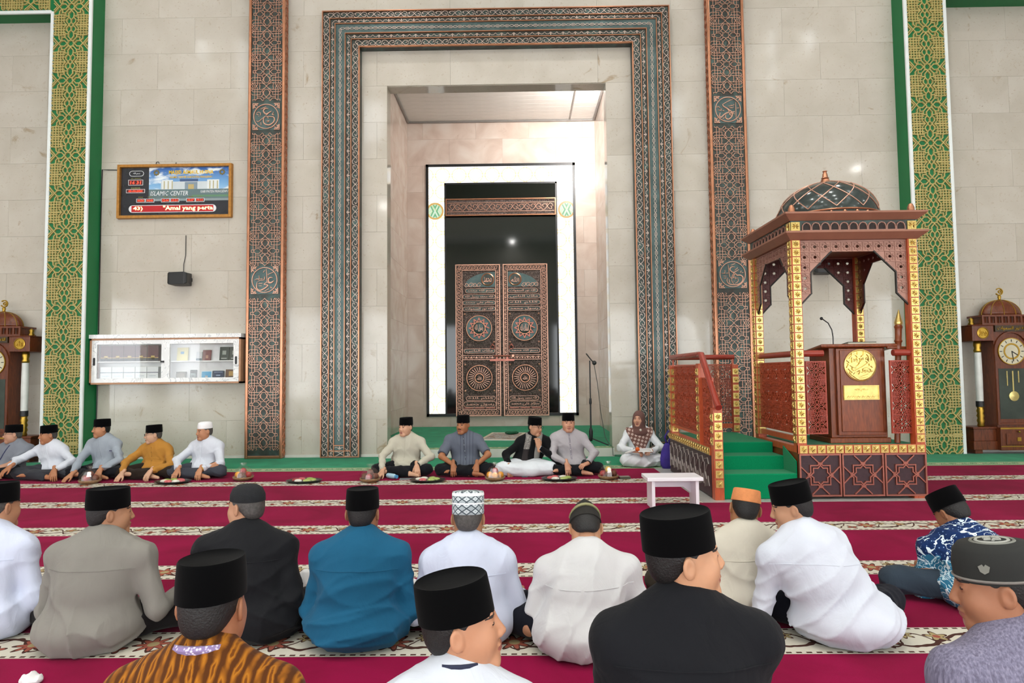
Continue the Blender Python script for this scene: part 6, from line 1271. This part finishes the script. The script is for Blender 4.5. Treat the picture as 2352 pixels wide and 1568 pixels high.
person('man in cream shirt and orange cap leaning left', (1.58, -7.15), bk, (-.10, -.08, .552), (-.15, .2, -.15), seed=37, shirt=('cream_linen', '#cbc5b6'), trousers=('olive_trousers', '#353027'), cap=('low', plain('orange_felt', '#cf8450', .9, 0, .1, 40, .4, 120), .02), cv=.0085, sw=.2, skin_col='#a06e4c', knees=(.4, -.2),
  arms=[((-.24, -.22, .14), (-.4, .5, -1)), ((.26, -.28, .14), (.4, .5, -1))])
person('man in white shirt leaning left with his head turned, black cap', (2.02, -7.52), bk, (.2, -.12, .628), (1.2, .22, .05), seed=38, shirt=('white_shirt2', '#cdd2dd'), trousers=('black_blue_trousers', '#10121c'), g=1.12, sw=.215, cv=.0085, skin_col='#b98a6b', tyaw=.35, troll=.12, knees=(.37, -.24), hem=1.08, amp=.012,
  arms=[((-.18, -.3, .15), (-.4, .5, -1)), ((.3, -.27, .17), (.4, .5, -1))])
person('man in navy batik shirt and jeans bowing over his lap', (3.03, -7.1), bk, (.02, -.2, .485), (.3, .55, .1), seed=39, shirt=('blue_batik', cloth('blue_batik', '#1b3768', pattern=p_blue)), trousers=('blue_jeans', '#2f3a45'), g=1.08, sw=.215, cv=.009, skin_col='#9a6a4c', knees=(.42, -.16),
  arms=[((-.18, -.32, .13), (-.4, .5, -1)), ((.14, -.34, .12), (.4, .5, -1), (-.5, -.5, -.3))])
# nearest row, cut by the lower edge
def batik_collar(t, D): 
    N = D['N']; MB().tube([(N[0]+.069*math.cos(a), N[1]+.004+.069*math.sin(a), N[2]+.038+.012*math.sin(a)) for a in [k*PI/9 for k in range(18)]], .012, 6, True).build('inner_collar', cloth('lilac_lace', '#b9a8c4', pattern=lambda q: q.ramp(q.voro(120), [(.2, '#e3dcea'), (.5, '#8d7aa4')])), t)
person('man in brown batik shirt and tall black cap in the nearest row', (-.50, -9.2), bk, (.0, -.06, .735), (0, .03, 0), seed=41, shirt=('brown_batik', cloth('brown_batik', '#8b5315', bump=.2, pattern=p_brown)), trousers=BLK, cv=.0085, skin_col='#a06a4c', sw=.205, g=1.08, extra=batik_collar, amp=.006, hv=.0085)
def tshirt_collar(t, D):
    N = D['N']; MB().tube([(N[0]+.067*math.cos(a), N[1]+.004+.067*math.sin(a), N[2]+.042+.012*math.sin(a)) for a in [k*PI/9 for k in range(18)]], .006, 6, True).build('inner_collar', plain('navy_trim', '#20263f', .8), t)
person('boy in white shirt and black cap looking right in the nearest row', (.165, -9.18), bk, (-.02, -.05, .675), (-1.5, -.14, -.05), seed=42, cap=('peci', None, -.22), shirt=('white_shirt', '#cacfd8'), trousers=BLK, cv=.0085, skin_col='#c08a6a', sw=.175, g=.9, extra=tshirt_collar, hv=.008)
person('man in black shirt and black cap looking right in the nearest row', (.80, -9.1), bk, (-.02, -.06, .83), (-1.5, -.1, -.05), seed=43, cap=('peci', None, -.2), shirt=('black_shirt', '#141519'), trousers=BLK, cv=.0085, skin_col='#c2906f', sw=.205, g=1.05, hv=.0075)
def round_cap(o):
    gr = plain('grey_band', '#77726c', .8); MB().tube([(.0905*math.cos(a), .01+.1085*math.sin(a), .042) for a in [k*PI/16 for k in range(32)]], .004, 5, True).build('cap_band', gr, o)
    for r, m_ in ((.045, plain('ring_grey', '#77776f', .8)), (.034, plain('ring_pale', '#a9aaa2', .8))): MB().tube([(r*math.cos(a), .01+r*1.15*math.sin(a), .1362-(r-.03)*.12) for a in [k*PI/16 for k in range(32)]], .005, 5, True).build('cap_ring', m_, o)
    MB().line(star_pts(.02, .5, 6), .006, .003).build('cap_star', plain('ring_pale', '#a9aaa2', .8), o, (0, .01, .1385), (-PI/2, 0, 0))
    mb = MB().prism([(-.014, .008), (-.004, .014), (0, .008), (.004, .014), (.014, .008), (.01, -.006), (0, -.012), (-.01, -.006)], -.003, 0); e = mb.build('cap_emblem', plain('ring_grey', '#77776f', .8), o); e.matrix_local = Matrix.Translation((.083, -.03, .075)) @ Matrix.Rotation(1.25, 4, 'Z') @ Matrix.Rotation(-.15, 4, 'X')
def arm_patch(t, D):
    e = D['E'][1][0]; s_ = D['sh'][1]; f = D['shirt_f']; u = Vector(e-s_).normalized(); o = Vector((.55, .8, 0)); o = (o-u*o.dot(u)).normalized(); sd = u.cross(o)
    c = Vector(s_)+u*.1; vs = [c+o*.071+u*a+sd*b for a, b in ((-.04, 0), (0, .022), (.2, .026), (.2, -.026), (0, -.022))]; mb = MB().add([tuple(v) for v in vs]+[tuple(v-o*.03) for v in vs], [(0, 1, 2, 3, 4), (0, 5, 6, 1), (1, 6, 7, 2), (2, 7, 8, 3), (3, 8, 9, 4), (4, 9, 5, 0)]); mb.build('woven_patch', cloth('ikat_patch', '#6b4a40', pattern=p_ikat), t)
person('man in purple-grey shirt and round cap at the lower right corner', (1.74, -9.12), bk, (.04, -.06, .745), (1.1, .12, 0), seed=44, shirt=('slub_shirt', cloth('slub_shirt', '#777388', bump=.25, pattern=p_slub)), trousers=BLK, cap=('round', plain('charcoal_felt', '#20211f', .9, 0, .2), -.08, round_cap), cv=.0085, skin_col='#a06c50', sw=.205, extra=arm_patch, hv=.008, tyaw=.2)
# white carrier bags and papers between the men
def crumple(label, x, y, sx, sy, sz, seed, name='plastic_bag', cat='bag', col='#e3e3e3'):
    r = np.random.RandomState(seed); cs = [(r.uniform(-.5, .5)*sx, r.uniform(-.5, .5)*sy, r.uniform(.15, .8)*sz) for _ in range(7)]
    def f(P):
        d = ell(P, (0, 0, sz*.4), (sx*.6, sy*.6, sz*.5))
        for c in cs: d = smin(d, rc(P, (c[0]*.4, c[1]*.4, sz*.2), c, sx*.22, sx*.06), .03)
        return smax(d+folds(P*2.2, seed, .008), .002-P[:, 2], .006)
    o = inst(name, to_mesh(name, [mesh_sdf(f, (-sx, -sy, 0), (sx, sy, sz*1.3), .006)], [plain('bag_white', col, .5, 0, .04)])); o.location = (x, y, .0135); tag(o, label, cat)
crumple('white plastic bag between the man in black and the man in teal', -.925, -7.1, .1, .1, .26, 1); crumple('white plastic bag between the man in teal and the patterned cap', -.315, -6.98, .09, .09, .15, 2); crumple('crumpled white tissue on the carpet at the lower left corner', -1.87, -7.99, .09, .05, .035, 3, 'tissue', 'tissue'); crumple('white cloth bundle beside the man in navy batik', 2.75, -6.78, .14, .1, .13, 4, 'cloth_bundle', 'cloth')
finish_texts()
# lettering and low relief too small to pick apart
for o in bpy.data.objects:
    if o.type == 'MESH' and o.name.split('.')[0] in ('calligraphy', 'letter_relief', 'scroll_relief', 'flower_relief', 'chain_relief', 'border_relief', 'side_relief', 'plaque_lettering', 'ticker_letters', 'digits', 'title', 'subtitle', 'caption', 'ground_lettering', 'emblem', 'numerals', 'petal_relief'): o['kind'] = 'stuff'
